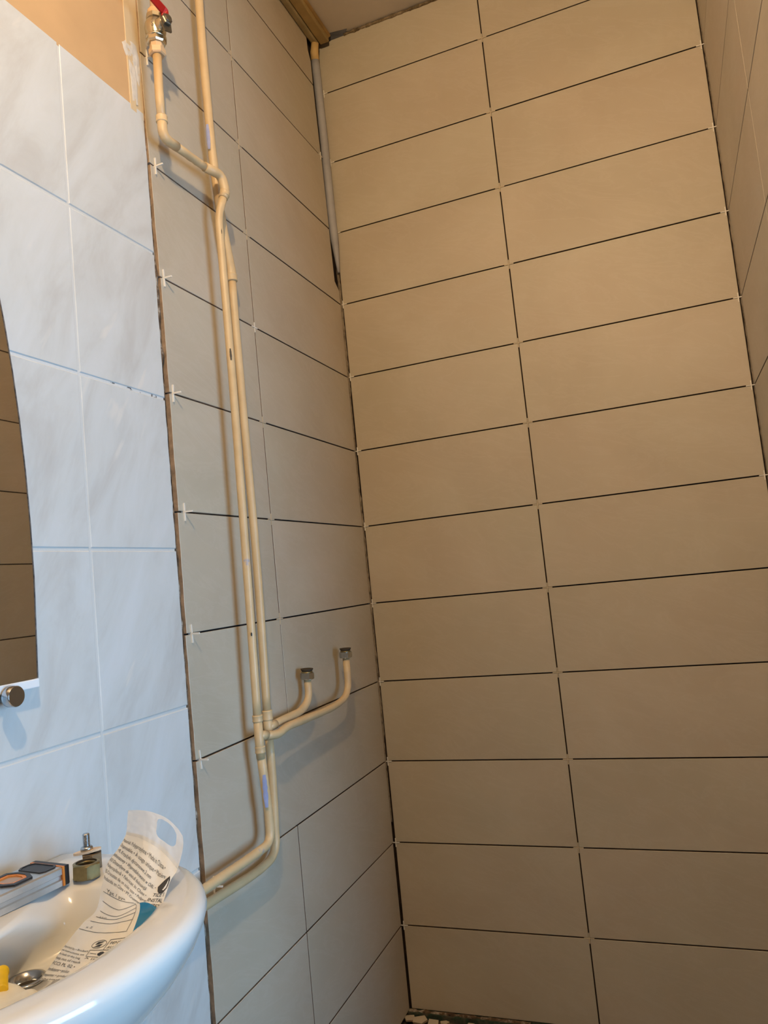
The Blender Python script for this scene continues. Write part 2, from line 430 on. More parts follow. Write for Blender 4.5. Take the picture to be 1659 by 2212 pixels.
for k, (za_, zb_) in enumerate(rows):
    top, bot = cut.get(k, (-0.0055, -0.0050))
    jt = G / 2 if k not in (8, 9, 12) else 0.0005
    if k in (8,): jt = 0.0009
    whole = k == 9
    h_ = zb_ - za_
    y0_ = YJ + jt
    if k == 3:   # the diagonal cut ends half way down
        pts = [(0, 0), (bot - y0_, 0), (bot - y0_, 0.035), (-0.031 - y0_, 0.055), (top - y0_, h_), (0, h_)]
    elif k == 0:
        pts = [(0, 0), (bot - y0_, 0), (-0.050 - y0_, h_ * 0.45), (-0.062 - y0_, h_ * 0.62), (top - y0_, h_), (0, h_)]
    else:
        pts = [(0, 0), (bot - y0_, 0), (top - y0_, h_), (0, h_)]
    if not whole: poly_slab('tile', pts, ('beige', 'dark_edge'), wall_left, left_mw(y0_, za_, rnd.uniform(-.001, .001)))
    et, eb = left_edge[k]
    yb_ = YJ - jt if not whole else -0.0052
    rag = [(y - yb_, z - za_) for y, z in ragged(et, zb_, eb, za_, 9, 0.0006, k)]
    pts = [(eb - yb_, 0), (0, 0), (0, h_), (et - yb_, h_)] + rag
    poly_slab('tile', pts, ('beige', 'biscuit'), wall_left, left_mw(yb_, za_, rnd.uniform(-.0012, .0004)))

# old white marbled tiles (20 x 25 cm) with grout
ZT = 1.8853; HO = 0.2494; GO = 0.0042
gr = Geo(); gr.box((-T - 0.001, -2.79, 0.0), (-0.0014, -0.8035, ZT - 0.002)); gro = gr.build('grout', 'grout', wall_left)
ycols = [-0.8008, -0.9932] + [-0.9932 - 0.1995 * i for i in range(1, 10)]
for i in range(8):
    z1 = ZT - HO * i - (GO / 2 if i else 0); z0_ = ZT - HO * (i + 1) + GO / 2
    if z0_ < 0: z0_ = 0.0
    if z1 - z0_ < 0.01: continue
    for c in range(len(ycols) - 1):
        ya_, yb_ = ycols[c] - (0.0018 if c else 0), ycols[c + 1] + 0.0018
        w_ = ya_ - yb_; h_ = z1 - z0_
        if c == 0:
            rag = ragged(w_, 0, w_, h_, 9, 0.0008, 50 + i)
            pts = [(0, 0), (w_, 0)] + rag + [(w_, h_), (0, h_)]
            poly_slab('glazed_tile', pts, ('marble', 'marble_edge'), wall_left, left_mw(yb_, z0_), t=0.0065, ch=0.0014)
        else:
            key = (round(w_, 4), round(h_, 4), 'm')
            if key not in cache:
                o = poly_slab('glazed_tile', [(0, 0), (w_, 0), (w_, h_), (0, h_)], ('marble', 'marble_edge'), wall_left, left_mw(yb_, z0_), t=0.0065, ch=0.0014)
                cache[key] = o.data
            else:
                o = bpy.data.objects.new('glazed_tile', cache[key]); COL.objects.link(o); o.matrix_world = left_mw(yb_, z0_); o.parent = wall_left
# vertical joints are filled flush
g = Geo()
for c in ycols[1:-1]: g.box((-0.0045, c - 0.0021, 0.0), (-0.0010, c + 0.0021, ZT - 0.002))
g.build('vertical_grout', 'grout', wall_left)
# paint above the old tiles, cream strips at its edge and the plaster smears
g = Geo(); g.box((-T - 0.001, -2.79, ZT - 0.004), (-0.0008, -0.8345, H - 0.001)); g.build('painted_plaster', 'peach', wall_left)
g = Geo(); g.box((-T - 0.001, -0.8350, ZT - 0.010), (0.0004, -0.8195, H - 0.001), 0, 0.001); o = struct(g.build('trim_1', 'creampaint'))
g = Geo(); g.box((-T - 0.001, -0.8190, ZT - 0.012), (-0.0010, -0.7985, H - 0.001), 0, 0.001); o = struct(g.build('trim_2', 'creampaint'))
def smear(name, outline, x, thick, seed):
    c = Vector((sum(p[0] for p in outline) / len(outline), sum(p[1] for p in outline) / len(outline)))
    vs = []; fs = []; nr = 5; n_ = len(outline) * 4; ring = []
    for i in range(n_):
        t = i / 4; a = Vector(outline[int(t) % len(outline)]); b_ = Vector(outline[(int(t) + 1) % len(outline)])
        p = a.lerp(b_, t - int(t)); q = noise.noise(Vector((p.x * 180, p.y * 180, seed))) * 0.0025
        ring.append(p + (p - c).normalized() * q)
    for r in range(nr):
        s_ = 1 - r / nr
        for p in ring:
            q = c + (p - c) * s_
            hgt = 0 if r == 0 else thick * (0.6 + 0.9 * noise.noise(Vector((q.x * 120, q.y * 120, seed + 3))))
            vs.append((x + hgt, q.x, q.y))
    vs.append((x + thick, c.x, c.y))
    for r in range(nr - 1):
        for i in range(n_):
            j = (i + 1) % n_; fs.append((r * n_ + i, r * n_ + j, (r + 1) * n_ + j, (r + 1) * n_ + i))
    for i in range(n_): fs.append(((nr - 1) * n_ + i, (nr - 1) * n_ + (i + 1) % n_, nr * n_))
    return mesh_obj(name, vs, fs, 'plaster', wall_left, smooth=True)
smear('plaster_smear', [(-0.8445, 1.987), (-0.8300, 2.006), (-0.8080, 2.004), (-0.8020, 1.985), (-0.806, 1.968), (-0.822, 1.962), (-0.838, 1.970)], -0.0006, 0.0020, 1)
smear('plaster_smear', [(-0.8330, 1.968), (-0.8150, 1.964), (-0.8140, 1.930), (-0.8150, 1.892), (-0.8290, 1.890), (-0.8300, 1.93)], 0.0002, 0.0009, 5)
smear('plaster_smear', [(-0.8130, 1.985), (-0.8010, 1.985), (-0.8010, 1.955), (-0.8060, 1.930), (-0.8130, 1.94)], -0.0011, 0.0014, 9)
# mortar that shows in the wide gap between old and new tiles, and in the corner
def lumpy_strip(name, y_c, x_c, z0_, z1_, r, mat, parent, seed, n_=150, hollow=None):
    R = []
    for i in range(n_ + 1):
        z = z0_ + (z1_ - z0_) * i / n_
        rr = r * (1 + 0.55 * noise.noise(Vector((seed, 0, z * 70))) + 0.25 * noise.noise(Vector((seed, 9, z * 220))))
        if hollow: rr *= hollow(z)
        R.append([(x_c + rr * math.cos(a), y_c(z) + rr * 0.9 * math.sin(a), z) for a in [k * math.pi / 4 for k in range(8)]])
    g = Geo(); g.rings(R); return g.build(name, mat, parent)
lumpy_strip('gap_mortar', lambda z: -0.7965, -0.0068, 0.0, 1.885, 0.0042, 'mortar', wall_left, 3.3, 220,
            hollow=lambda z: 1.35 if 1.45 < z < 1.62 else (0.8 if z > 1.2 else 0.95))
lumpy_strip('corner_mortar', lambda z: -0.0005, -0.0010, 0.45, 1.90, 0.0042, 'cornermortar', wall_back, 8.1, 160,
            hollow=lambda z: 1.0 if (0.66 < z < 1.28 or z > 1.55) else 0.55)
lumpy_strip('corner_mortar', lambda z: 0.0028, W + 0.001, 0.9, 2.55, 0.0036, 'cornermortar', wall_back, 5.1, 160,
            hollow=lambda z: 0.75)
# rough filler along the ceiling edge of the back wall (lumpy bead) and a dark sheet painted as the shade in the gap beside the corner
R = []
for i in range(221):
    x = 0.085 + (W - 0.09) * i / 220
    rr = 0.0042 * (1 + 0.6 * noise.noise(Vector((x * 55, 1, 2))) + 0.4 * noise.noise(Vector((x * 160, 5, 2))))
    R.append([(x, -0.0005 + rr * math.cos(a), H - 0.0048 + rr * 0.9 * math.sin(a)) for a in [k * math.pi / 4 for k in range(8)]])
g = Geo(); g.rings(R); g.build('filler_bead', 'bead', ceiling)
mesh_obj('gap_shade', [(0.012, -0.0006, H - 0.007), (0.085, -0.0006, H - 0.006), (0.10, -0.012, H - 0.0004), (0.05, -0.020, H - 0.0004), (0.014, -0.016, H - 0.0004), (0.012, 0.004, H - 0.004), (0.10, 0.004, H - 0.004)],
         [(0, 1, 2, 3, 4), (0, 5, 6, 1)], 'darkgrey', ceiling)

# ------------------------------------------------------------------ tile spacers
def cross_mesh(name, L=0.0115, w_=0.0011, t=0.0022, up=None, down=None, left=None, right=None):
    u, d, a, c = up or L, down or L, left or L, right or L
    pts = [(-w_, -d), (w_, -d), (w_, -w_), (c, -w_), (c, w_), (w_, w_), (w_, u), (-w_, u), (-w_, w_), (-a, w_), (-a, -w_), (-w_, -w_)]
    vs = [(x, y, -t / 2) for x, y in pts] + [(x, y, t / 2) for x, y in pts]
    n_ = 12; fs = [tuple(range(n_))[::-1], tuple(range(n_, 2 * n_))] + [(i, (i + 1) % n_, n_ + (i + 1) % n_, n_ + i) for i in range(n_)]
    me = bpy.data.meshes.new(name); me.from_pydata(vs, [], fs); return me
flat = cross_mesh('flat_cross'); flat.materials.append(M['spacer2'])
flatw = cross_mesh('flat_cross_white', L=0.0105, w_=0.00105); flatw.materials.append(M['spacer'])
stand = cross_mesh('standing_cross', up=0.0150, down=0.0150, left=0.0060, right=0.0155, w_=0.0013, t=0.0021); stand.materials.append(M['spacer'])
ORD = ['topmost', 'second', 'third', 'fourth', 'fifth', 'sixth', 'seventh', 'eighth', 'ninth', 'tenth', 'eleventh', 'twelfth']
def spacer(me, mw, label, group):
    o = bpy.data.objects.new('tile_spacer', me); COL.objects.link(o); o.matrix_world = mw
    return tag(o, label, 'tile spacer', group)
def num(i): return ORD[i] + ('' if i == 0 else ' from the top')
for i in range(12):
    z = 2.4 - 0.2 * i
    spacer(flat, back_mw(XM, z, 0.0002), f'dusty beige cross spacer in middle joint of back wall, {num(i)}', 'spacers in the middle joint of the back wall')
for n_i, i in enumerate(range(12)):
    z = 2.4 - 0.2 * i
    spacer(flatw, back_mw(0.0092 if i < 2 else (0.0070 if i < 3 else 0.0052), z, -0.0003 - 0.0009 * (i > 2)), f'small white cross spacer in left corner of back wall, {num(n_i)}', 'spacers in the left corner of the back wall')
for i in range(6):
    z = 2.2 - 0.2 * i
    spacer(flatw, back_mw(W - 0.0062, z, -0.0004), f'small white cross spacer in right corner of back wall, {num(i)}', 'spacers in the right corner of the back wall')
for n_i, i in enumerate([0, 1, 2, 3, 4, 5, 6]):
    z = 2.2 - 0.2 * i
    spacer(flat if n_i not in (3,) else flatw, left_mw(YJ, z, 0, -0.0003), f'cross spacer lying in vertical joint right of the pipes, {num(n_i)}', 'spacers in the vertical joint of the left wall')
spacer(flatw, left_mw(-0.0455, 2.2, 0, 0.0002), 'white cross spacer at the cut corner edge beside the grey corner pipe', 'spacers in the vertical joint of the left wall')
for n_i, k in enumerate([1, 3 - 0, 4, 5, 6, 7, 8, 9]):
    # arm pushed into the horizontal joint, cross plane standing square to the wall
    z = 2.0 if n_i == 0 else 2.4 - 0.2 * k
    y = {0: -0.7815, 1: -0.7815, 2: -0.7815, 3: -0.7800, 4: -0.7735, 5: -0.7790, 6: -0.7815, 7: -0.7700}[n_i]
    rz = Matrix.Rotation(rnd.uniform(-0.10, 0.10), 4, 'X') @ Matrix.Rotation(rnd.uniform(-0.06, 0.06), 4, 'Z')
    mw = Matrix.Translation((0.0016, y, z)) @ rz @ Matrix(((1, 0, 0, 0), (0, 0, -1, 0), (0, 1, 0, 0), (0, 0, 0, 1)))
    lab = ['white cross spacer standing out of wall beside the red-handled valve', 'white cross spacer standing out of wall below the horizontal pipe'] + \
          [f'white cross spacer standing out of joint near old tiles, {ORD[q]} down the column' for q in (2, 3, 4, 5, 6)] + ['white cross spacer standing out of wall between the two low pipes']
    spacer(stand, mw, lab[n_i], 'standing spacers along the edge of the old tiles')

# ------------------------------------------------------------------ pipes
PR = 0.0074
def collar(g, p, axis, r=0.0095, L=0.012, lip=True):
    g.lathe(p, axis, [(0, PR * 1.0), (0.0004, r), (0.0018, r * 1.05), (0.003, r), (L - 0.003, r), (L - 0.0018, r * 1.05), (L - 0.0004, r), (L, PR)], 20)
# front pipe with valve, mixer branch and run to the left
p1 = thing('painted_pipe', 'cream painted front water pipe running down from the red-handled valve', 'pipe', (0.0390, -0.8064, 2.1090), 'cream painted water pipes on the left wall')
g = Geo(); g.tube([(0.039, -0.8020, z) for z in [H - 0.0005, 2.4, 2.3, 2.2, 2.1, 2.052]], PR, wob=0.05); part(g, 'supply_tube', 'pipe', p1)
g = Geo(); g.tube(fillet([(0.0390, -0.8054, 1.9738), (0.0390, -0.8079, 1.9072), (0.0390, -0.8064, 1.8568)], 0.01), PR, wob=0.06); part(g, 'upper_tube', 'pipe', p1)
g = Geo(); g.tube(fillet([(0.0390, -0.8062, 1.8649), (0.0390, -0.8064, 1.8266), (0.0390, -0.7691, 1.8301)], 0.017), 0.0083, wob=0.05)
collar(g, (0.0390, -0.8062, 1.8649), (0, 0, -1)); part(g, 'elbow', 'pipe', p1)
g = Geo(); g.tube(fillet([(0.0390, -0.7762, 1.8296), (0.0390, -0.7257, 1.8331), (0.0400, -0.6803, 1.8351)], 0.02), [PR * 1.01 * (1 + 0.04 * math.sin(i * 2.1)) for i in range(len(fillet([(0.0390, -0.7762, 1.8296), (0.0390, -0.7257, 1.8331), (0.0400, -0.6803, 1.8351)], 0.02)))], wob=0.14); part(g, 'cross_tube', 'pipe', p1)
g = Geo(); g.tube(fillet([(0.0400, -0.6874, 1.8346), (0.0480, -0.6449, 1.8367), (0.0505, -0.6388, 1.8065), (0.0470, -0.6434, 1.7923)], [0, 0.013, 0.008, 0]), 0.0088, wob=0.05)
collar(g, (0.0500, -0.6395, 1.8065), (-0.14, -0.22, -1), 0.0093, 0.010); part(g, 'elbow', 'pipe', p1)
path = fillet([(0.0485, -0.6419, 1.7984), (0.0380, -0.6501, 1.7580), (0.0360, -0.6466, 1.6954), (0.0360, -0.6453, 1.4231), (0.0360, -0.6501, 1.0802), (0.0360, -0.6557, 0.8382)], [0, 0.025, 0.05, 0.1, 0.1, 0])
g = Geo(); g.tube(path, PR, wob=0.05); part(g, 'long_tube', 'pipe', p1)
g = Geo(); g.tube([(0.0360, -0.6557, 0.8442), (0.0360, -0.6560, 0.7978), (0.0360, -0.6552, 0.7696)], 0.0079)
collar(g, (0.0360, -0.6557, 0.8442), (0, 0, -1), 0.0088, 0.012); collar(g, (0.0360, -0.6554, 0.7908), (0, 0, -1), 0.0088, 0.012)
g.tube([(0.0360, -0.6557, 0.8084), (0.0360, -0.6300, 0.8044)], 0.0082); part(g, 'tee', 'pipe', p1)
path = fillet([(0.0360, -0.6350, 0.8049), (0.0420, -0.6020, 0.7976), (0.0410, -0.5660, 0.8045), (0.0360, -0.4388, 0.8009), (0.0360, -0.3395, 0.7999), (0.0360, -0.2644, 0.8130), (0.0360, -0.2634, 0.8937)], [0, 0.02, 0.015, 0.05, 0.05, 0.045, 0])
g = Geo(); g.tube(path, PR * 1.02, wob=0.06); part(g, 'branch_tube', 'pipe', p1)
path = fillet([(0.0360, -0.6552, 0.7827), (0.0360, -0.6496, 0.7202), (0.0360, -0.6451, 0.6688), (0.0360, -0.6456, 0.6254), (0.0360, -0.7106, 0.6239), (0.0360, -0.8518, 0.6264), (0.0360, -1.0435, 0.6304)], [0, 0.03, 0.02, 0.034, 0.02, 0.05, 0])
g = Geo(); g.tube(path, PR * 1.04, wob=0.06); part(g, 'lower_tube', 'pipe', p1)
# the compression nuts on the mixer branches
def hexnut(center, axis, R, L, bore, mats, root, name, rim=0.0):
    g = Geo(); a = Vector(axis).normalized(); t = a.orthogonal().normalized(); b_ = a.cross(t); c = Vector(center)
    def ring(h, r, n6=True):
        out = []
        for i in range(24):
            q = 2 * math.pi * i / 24
            rr = r
            if n6:
                qq = (q + math.pi / 6) % (math.pi / 3) - math.pi / 6
                rr = r * math.cos(math.pi / 6) / math.cos(qq)
            out.append(c + a * h + (t * math.cos(q) + b_ * math.sin(q)) * rr)
        return out
    g.rings([ring(-L / 2, bore, False), ring(-L / 2, R * 0.90, False), ring(-L / 2 + L * 0.08, R), ring(L / 2 - L * 0.08, R), ring(L / 2, R * 0.90, False), ring(L / 2 + rim, bore * 1.12, False), ring(L / 2 + rim, bore, False)], 0, False, False, False)
    g.rings([ring(L / 2 + rim, bore, False), ring(-L / 2, bore, False)], 1 if len(mats) > 1 else 0, False, False, True)
    return part(g, name, mats, root)
def mixer_nut(root, c, tw):
    hexnut(c, (tw, 0.0, 1), 0.0145, 0.0130, 0.0092, ['nut', 'bore'], root, 'compression_nut')
    g = Geo(); a = Vector((tw, 0, 1)).normalized(); q = Vector(c)
    g.lathe(q + a * 0.006, a, [(0, 0.0112), (0.0018, 0.0118), (0.0030, 0.0112), (0.0034, 0.0100)], 20, 0, True, False)
    g.lathe(q + a * 0.0095, a, [(0.0, 0.0105), (0.0038, 0.0128), (0.0052, 0.0128), (0.0052, 0.0090), (-0.001, 0.0080)], 20, 1, False, True)
    part(g, 'threaded_collar', ['brass', 'bore'], root)
mixer_nut(p1, (0.0360, -0.2634, 0.8992), 0.03)
# dark print and bare patches left on the tubes
def patch_on(root, p, d, w_, h_, mat, name, seed=0):
    """thin flake hugging the tube: centre p on axis, facing direction d, along z"""
    d = Vector(d).normalized(); up = Vector((0, 0, 1)); sd = up.cross(d); vs = []; fs = []
    nx, nz = 5, 10
    for j in range(nz + 1):
        zz = (j / nz - 0.5) * h_; ww = w_ * (0.55 + 0.45 * math.sin(math.pi * (j + 0.4) / (nz + 0.8))) * (1 + 0.35 * noise.noise(Vector((seed, j * 0.9, 0))))
        for i in range(nx + 1):
            a = (i / nx - 0.5) * ww / PR
            vs.append(Vector(p) + (d * math.cos(a) + sd * math.sin(a)) * (PR * 1.045 + 0.0003) + up * zz)
    for j in range(nz):
        for i in range(nx):
            q = j * (nx + 1) + i; fs.append((q, q + 1, q + nx + 2, q + nx + 1))
    g = Geo(); g.add(vs, fs, 0, True); o = part(g, name, mat, root); return o
M['bluepaint'] = simple('exposed_blue_paint', (0.30, 0.33, 0.52), 0.6, noise_amt=0.15, nscale=40)
patch_on(p1, (0.0360, -0.6513, 0.7151), (0.7, -0.9, 0), 0.008, 0.055, 'bluepaint', 'bare_patch', 3)
patch_on(p1, (0.0360, -0.6456, 1.4917), (0.65, -0.9, 0), 0.0035, 0.022, 'black', 'printed_mark', 5)
patch_on(p1, (0.0360, -0.6538, 0.9844), (0.65, -0.9, 0), 0.0025, 0.006, 'black', 'printed_mark', 6)
patch_on(p1, (0.0370, -0.6476, 1.7257), (0.9, -0.7, 0), 0.0012, 0.010, 'black', 'printed_mark', 7)

# rear pipe
p2 = thing('painted_pipe', 'cream painted rear water pipe, closer to the wall, coming down from ceiling', 'pipe', (0.022, -0.62, 2.2), 'cream painted water pipes on the left wall')
path = fillet([(0.020, -0.616, H - 0.0005), (0.020, -0.6265, 2.21), (0.021, -0.629, 2.05), (0.022, -0.628, 1.90), (0.022, -0.617, 1.79)], 0.06)
g = Geo(); g.tube(path, PR * 1.12, wob=0.05); part(g, 'upper_tube', 'pipe', p2)
path = fillet([(0.022, -0.6180, 1.80), (0.022, -0.607, 1.730), (0.022, -0.5945, 1.675), (0.022, -0.5945, 1.655)], [0, 0.02, 0.01, 0])
g = Geo(); g.tube(path, [0.0083 + 0.0017 * min(1, i / (len(path) - 3)) for i in range(len(path))]); collar(g, (0.022, -0.5943, 1.668), (0, 0, -1), 0.0106, 0.014); part(g, 'coupling', 'pipe', p2)
path = fillet([(0.022, -0.5943, 1.658), (0.022, -0.5944, 1.52), (0.022, -0.5925, 1.34), (0.022, -0.5890, 1.12), (0.022, -0.5985, 0.84)], 0.1)
g = Geo(); g.tube(path, PR * 1.04, wob=0.05); part(g, 'long_tube', 'pipe', p2)
g = Geo(); g.tube([(0.022, -0.5983, 0.838), (0.022, -0.5992, 0.790)], 0.0084); collar(g, (0.022, -0.5983, 0.842), (0, 0, -1), 0.0094, 0.018)
g.tube([(0.022, -0.5992, 0.8125), (0.024, -0.577, 0.8125)], 0.0086); part(g, 'tee', 'pipe', p2)
path = fillet([(0.023, -0.590, 0.8125), (0.025, -0.5323, 0.8150), (0.025, -0.4740, 0.8155), (0.025, -0.4350, 0.833), (0.025, -0.4360, 0.874)], [0, 0.03, 0.03, 0.035, 0])
g = Geo(); g.tube(path, PR * 1.02, wob=0.07); part(g, 'branch_tube', 'pipe', p2)
mixer_nut(p2, (0.025, -0.4357, 0.8790), 0.06)
path = fillet([(0.022, -0.5992, 0.795), (0.022, -0.5985, 0.73), (0.022, -0.6035, 0.655), (0.022, -0.6070, 0.590), (0.022, -0.680, 0.586), (0.022, -0.82, 0.595), (0.022, -1.03, 0.606)], [0, 0.03, 0.03, 0.036, 0.03, 0.05, 0])
g = Geo(); g.tube(path, PR * 1.05, wob=0.06); part(g, 'lower_tube', 'pipe', p2)
patch_on(p2, (0.022, -0.5930, 1.455), (0.5, -0.95, 0), 0.0030, 0.030, 'black', 'printed_mark', 8)
patch_on(p2, (0.0205, -0.6310, 1.925), (0.3, -1.0, 0), 0.007, 0.050, 'bluepaint', 'bare_patch', 9)

# shutoff valve
v = thing('shutoff_valve', 'nickel ball valve with red lever handle fitted on the front pipe', 'valve', (0.045, -0.8125, 2.0))
VX, VY = 0.039, -0.8044
g = Geo()
g.lathe((VX, VY, 2.0469), (0, 0, -1), [(0.0, 0.0130), (0.001, 0.0146), (0.0075, 0.0146), (0.0085, 0.0130)], 8, 0, True, True, False, 0.4)
g.lathe((VX, VY, 2.0394), (0, 0, -1), [(0, 0.0130), (0.004, 0.0138), (0.0046, 0.0150), (0.006, 0.0155), (0.010, 0.0172), (0.017, 0.0182), (0.024, 0.0172), (0.030, 0.0148), (0.034, 0.0138)], 28)
g.lathe((VX, VY, 2.0071), (0, 0, -1), [(0.0, 0.0140), (0.0015, 0.0168), (0.010, 0.0168), (0.0125, 0.0150)], 8, 0, True, True, False, 0.2)
g.lathe((VX, VY, 2.0081), (0, 0, -1), [(0.0, 0.0150), (0.0015, 0.0172), (0.004, 0.0172), (0.005, 0.0150)], 28)
sd = Vector((0.93, -0.30, 0.06)).normalized(); sc = Vector((VX, VY, 2.0202))
part(g, 'valve_body', 'nickel', v)
g = Geo(); g.lathe(sc + sd * 0.008, sd, [(0, 0.0115), (0.010, 0.0115), (0.0125, 0.0098), (0.020, 0.0098)], 24); part(g, 'stem_housing', 'nickel', v)
e = sc + sd * 0.030
g = Geo(); g.lathe(sc + sd * 0.027, sd, [(0, 0.0060), (0.011, 0.0060)], 16)
g.lathe(e - sd * 0.0005, sd, [(0, 0.0100), (0.0045, 0.0100), (0.006, 0.008)], 6, 0, True, True, False, 0.3)
# stop plate that reaches below the stem
up = Vector((0.05, -0.08, 1)); up = (up - sd * up.dot(sd)).normalized(); cr = sd.cross(up)
def slabpts(c0, pts2, th):
    n_ = len(pts2); vs = [c0 + cr * a + up * b_ for a, b_ in pts2] + [c0 + cr * a + up * b_ + sd * th for a, b_ in pts2]
    return vs, [tuple(range(n_))[::-1], tuple(range(n_, 2 * n_))] + [(i, (i + 1) % n_, n_ + (i + 1) % n_, n_ + i) for i in range(n_)]
vs, fs = slabpts(e - sd * 0.004, [(-0.0095, -0.017), (0.004, -0.019), (0.009, -0.010), (0.0095, 0.010), (0.004, 0.0145), (-0.008, 0.013), (-0.0105, 0.004)], 0.0032)
g.add(vs, fs); part(g, 'handle_plate', 'darkmetal', v)
# bent lever: short foot at the stem then a long flat grip leaning back towards the camera side
A0 = e + up * 0.004; A1 = e + up * 0.013 - sd * 0.001 + Vector((0.003, -0.004, 0.0))
tip = A1 + Vector((0.000, -0.054, 0.003))
g = Geo()
pts = [A0, A1, A1.lerp(tip, 0.06), A1.lerp(tip, 0.5), A1.lerp(tip, 0.90), tip]; wd = [0.0070, 0.0066, 0.0064, 0.0060, 0.0050, 0.0026]
R = []
for i, p in enumerate(pts):
    t = (pts[min(i + 1, 5)] - pts[max(i - 1, 0)]).normalized()
    wdir = Vector((0.62, 0.05, 0.78)); wdir = (wdir - t * wdir.dot(t)).normalized()
    if i < 1: wdir = (cr - t * cr.dot(t)).normalized() * -1
    tdir = t.cross(wdir)
    R.append([p + wdir * (wd[i] * a_) + tdir * (0.0026 * b2) for a_, b2 in ((-1, -0.4), (-0.8, -1), (0.8, -1), (1, -0.4), (1, 0.5), (0.8, 1), (-0.8, 1), (-1, 0.5))])
g.rings(R, 0, True, True, False); part(g, 'lever_handle', 'red', v)
g = Geo(); g.lathe((VX, VY, 1.9955), (0, 0, -1), [(0, 0.0118), (0.010, 0.0122)], 8, 0, True, True, False, 0.25)
g.lathe((VX, VY, 1.9859), (0, 0, -1), [(0, 0.0124), (0.0006, 0.0142), (0.0095, 0.0142), (0.0115, 0.0120)], 6, 0, True, True, False, 0.25); part(g, 'lower_nut', 'hexpaint', v)
g = Geo(); g.lathe((VX, VY + 0.0015, 2.0459), (0, 0, 1), [(0, 0.0115), (0.003, 0.0122), (0.010, 0.0122), (0.013, 0.0098)], 24); part(g, 'upper_collar', 'hexpaint', v)

def text_geo(body, size, extrude=0.0):
    cu = bpy.data.curves.new('txt', 'FONT'); cu.body = body; cu.size = size; cu.extrude = extrude; cu.resolution_u = 2
    o = bpy.data.objects.new('txt', cu); COL.objects.link(o)
    dg = bpy.context.evaluated_depsgraph_get(); me = bpy.data.meshes.new_from_object(o.evaluated_get(dg))
    vs = [v_.co.copy() for v_ in me.vertices]; fs = [list(p.vertices) for p in me.polygons]
    bpy.data.objects.remove(o); bpy.data.curves.remove(cu); bpy.data.meshes.remove(me)
    return vs, fs
vs, fs = text_geo('S', 0.011)
fd = Vector((0.42, -0.90, 0)).normalized(); fr_ = Vector((0.90, 0.42, 0))
g = Geo(); g.add([Vector((VX, VY, 2.0162)) + fd * 0.0185 + fr_ * (p.x - 0.004) + Vector((0, 0, 1)) * p.y for p in vs], fs); part(g, 'cast_letter', 'darkmetal', v)

# ceiling pipes and the corner pipe
cp = thing('ceiling_batten', 'ochre painted batten in the ceiling angle above the left wall', 'batten', (0.02, -0.05, H))
g = Geo(); g.box((0.0195, -2.7, H - 0.024), (0.047, -0.018, H - 0.0005), 0, 0.003); part(g, 'batten_board', 'ochre', cp)
g = Geo(); g.tube([(0.048, -2.7, H - 0.007), (0.048, -0.8, H - 0.007), (0.0475, -0.02, H - 0.007)], 0.0055, 10); part(g, 'edge_bead', 'ochre_lt', cp)
g = Geo(); g.box((0.001, -2.7, H - 0.028), (0.0185, -0.022, H - 0.0005), 0, 0.004); part(g, 'inner_strip', 'olive', cp)
vp = thing('corner_pipe', 'grey painted pipe standing in the left back corner under the ceiling', 'pipe', (0.008, -0.014, 2.5))
path = fillet([(0.0055, -0.0110, 1.885), (0.0045, -0.0200, 2.03), (0.0050, -0.0230, 2.25), (0.0035, -0.0265, 2.485)], 0.05)
rs = [0.0035 + 0.0077 * min(1, i / 3) for i in range(len(path))]
g = Geo(); g.tube(path, rs, 14); part(g, 'grey_tube', 'grey', vp)
g = Geo(); g.tube([(0.0035, -0.0265, 2.483), (0.005, -0.030, 2.505), (0.012, -0.036, 2.526)], [0.0114, 0.0114, 0.0100], 14); part(g, 'ochre_end', 'ochre_lt', vp)

# ------------------------------------------------------------------ mirror
mi = thing('wall_mirror', 'arched frameless mirror on the white tiles above the basin', 'mirror', (0.012, -1.31, 0.98))
def mirror_outline(shrink=0.0):
    yc = -1.306; a = 0.200 - shrink; z0_ = 0.9790 + shrink; zs = 1.10; Hh = 0.67 - shrink; pts = [(yc - a, z0_), (yc + a * 0.985, z0_)]
    for i in range(33):
        q = i / 32 * math.pi; pts.append((yc + a * math.cos(q), zs + Hh * math.sin(q)))
    return pts
def mirror_slab(name, mat, xa, xb, sh, edge_mat):
    P = mirror_outline(sh); n_ = len(P)
    vs = [(xa, p[0], p[1]) for p in P] + [(xb, p[0], p[1]) for p in P]
    fs = [tuple(range(n_))[::-1], tuple(range(n_, 2 * n_))] + [(i, (i + 1) % n_, n_ + (i + 1) % n_, n_ + i) for i in range(n_)]
    g = Geo(); g.add(vs, fs); g.m = [1, 0] + [1] * n_
    return part(g, name, [mat, edge_mat], mi)
mirror_slab('mirror_glass', 'mirror', 0.0010, 0.0120, 0.0, 'mirror_back')
g = Geo()
P = mirror_outline(0.0)[1:18]
Rr = []
for i, (y, z) in enumerate(P):
    q = 1 + 0.5 * noise.noise(Vector((z * 190, 3, 1)))
    Rr.append([(0.0116, y - 0.0006, z), (0.0124, y - 0.0006, z), (0.0126, y + 0.0008 * q, z), (0.0114, y + 0.0010 * q, z)])
g.rings(Rr, 0, True, True, False); part(g, 'chipped_edge', 'mirror_back', mi)
g = Geo(); g.box((0.0008, -1.505, 0.9680), (0.0145, -1.1085, 0.9786), 0, 0.0012); part(g, 'bottom_strip', 'whitetrim', mi)
g = Geo(); g.lathe((0.0008, -1.1560, 0.9645), (1, 0, 0), [(0, 0.0065), (0.0155, 0.0065), (0.0160, 0.0112), (0.0170, 0.0120), (0.0265, 0.0120), (0.0275, 0.0112)], 32); o = part(g, 'clip_knob', 'chrome', mi); o['label'] = 'round chrome clip knob'
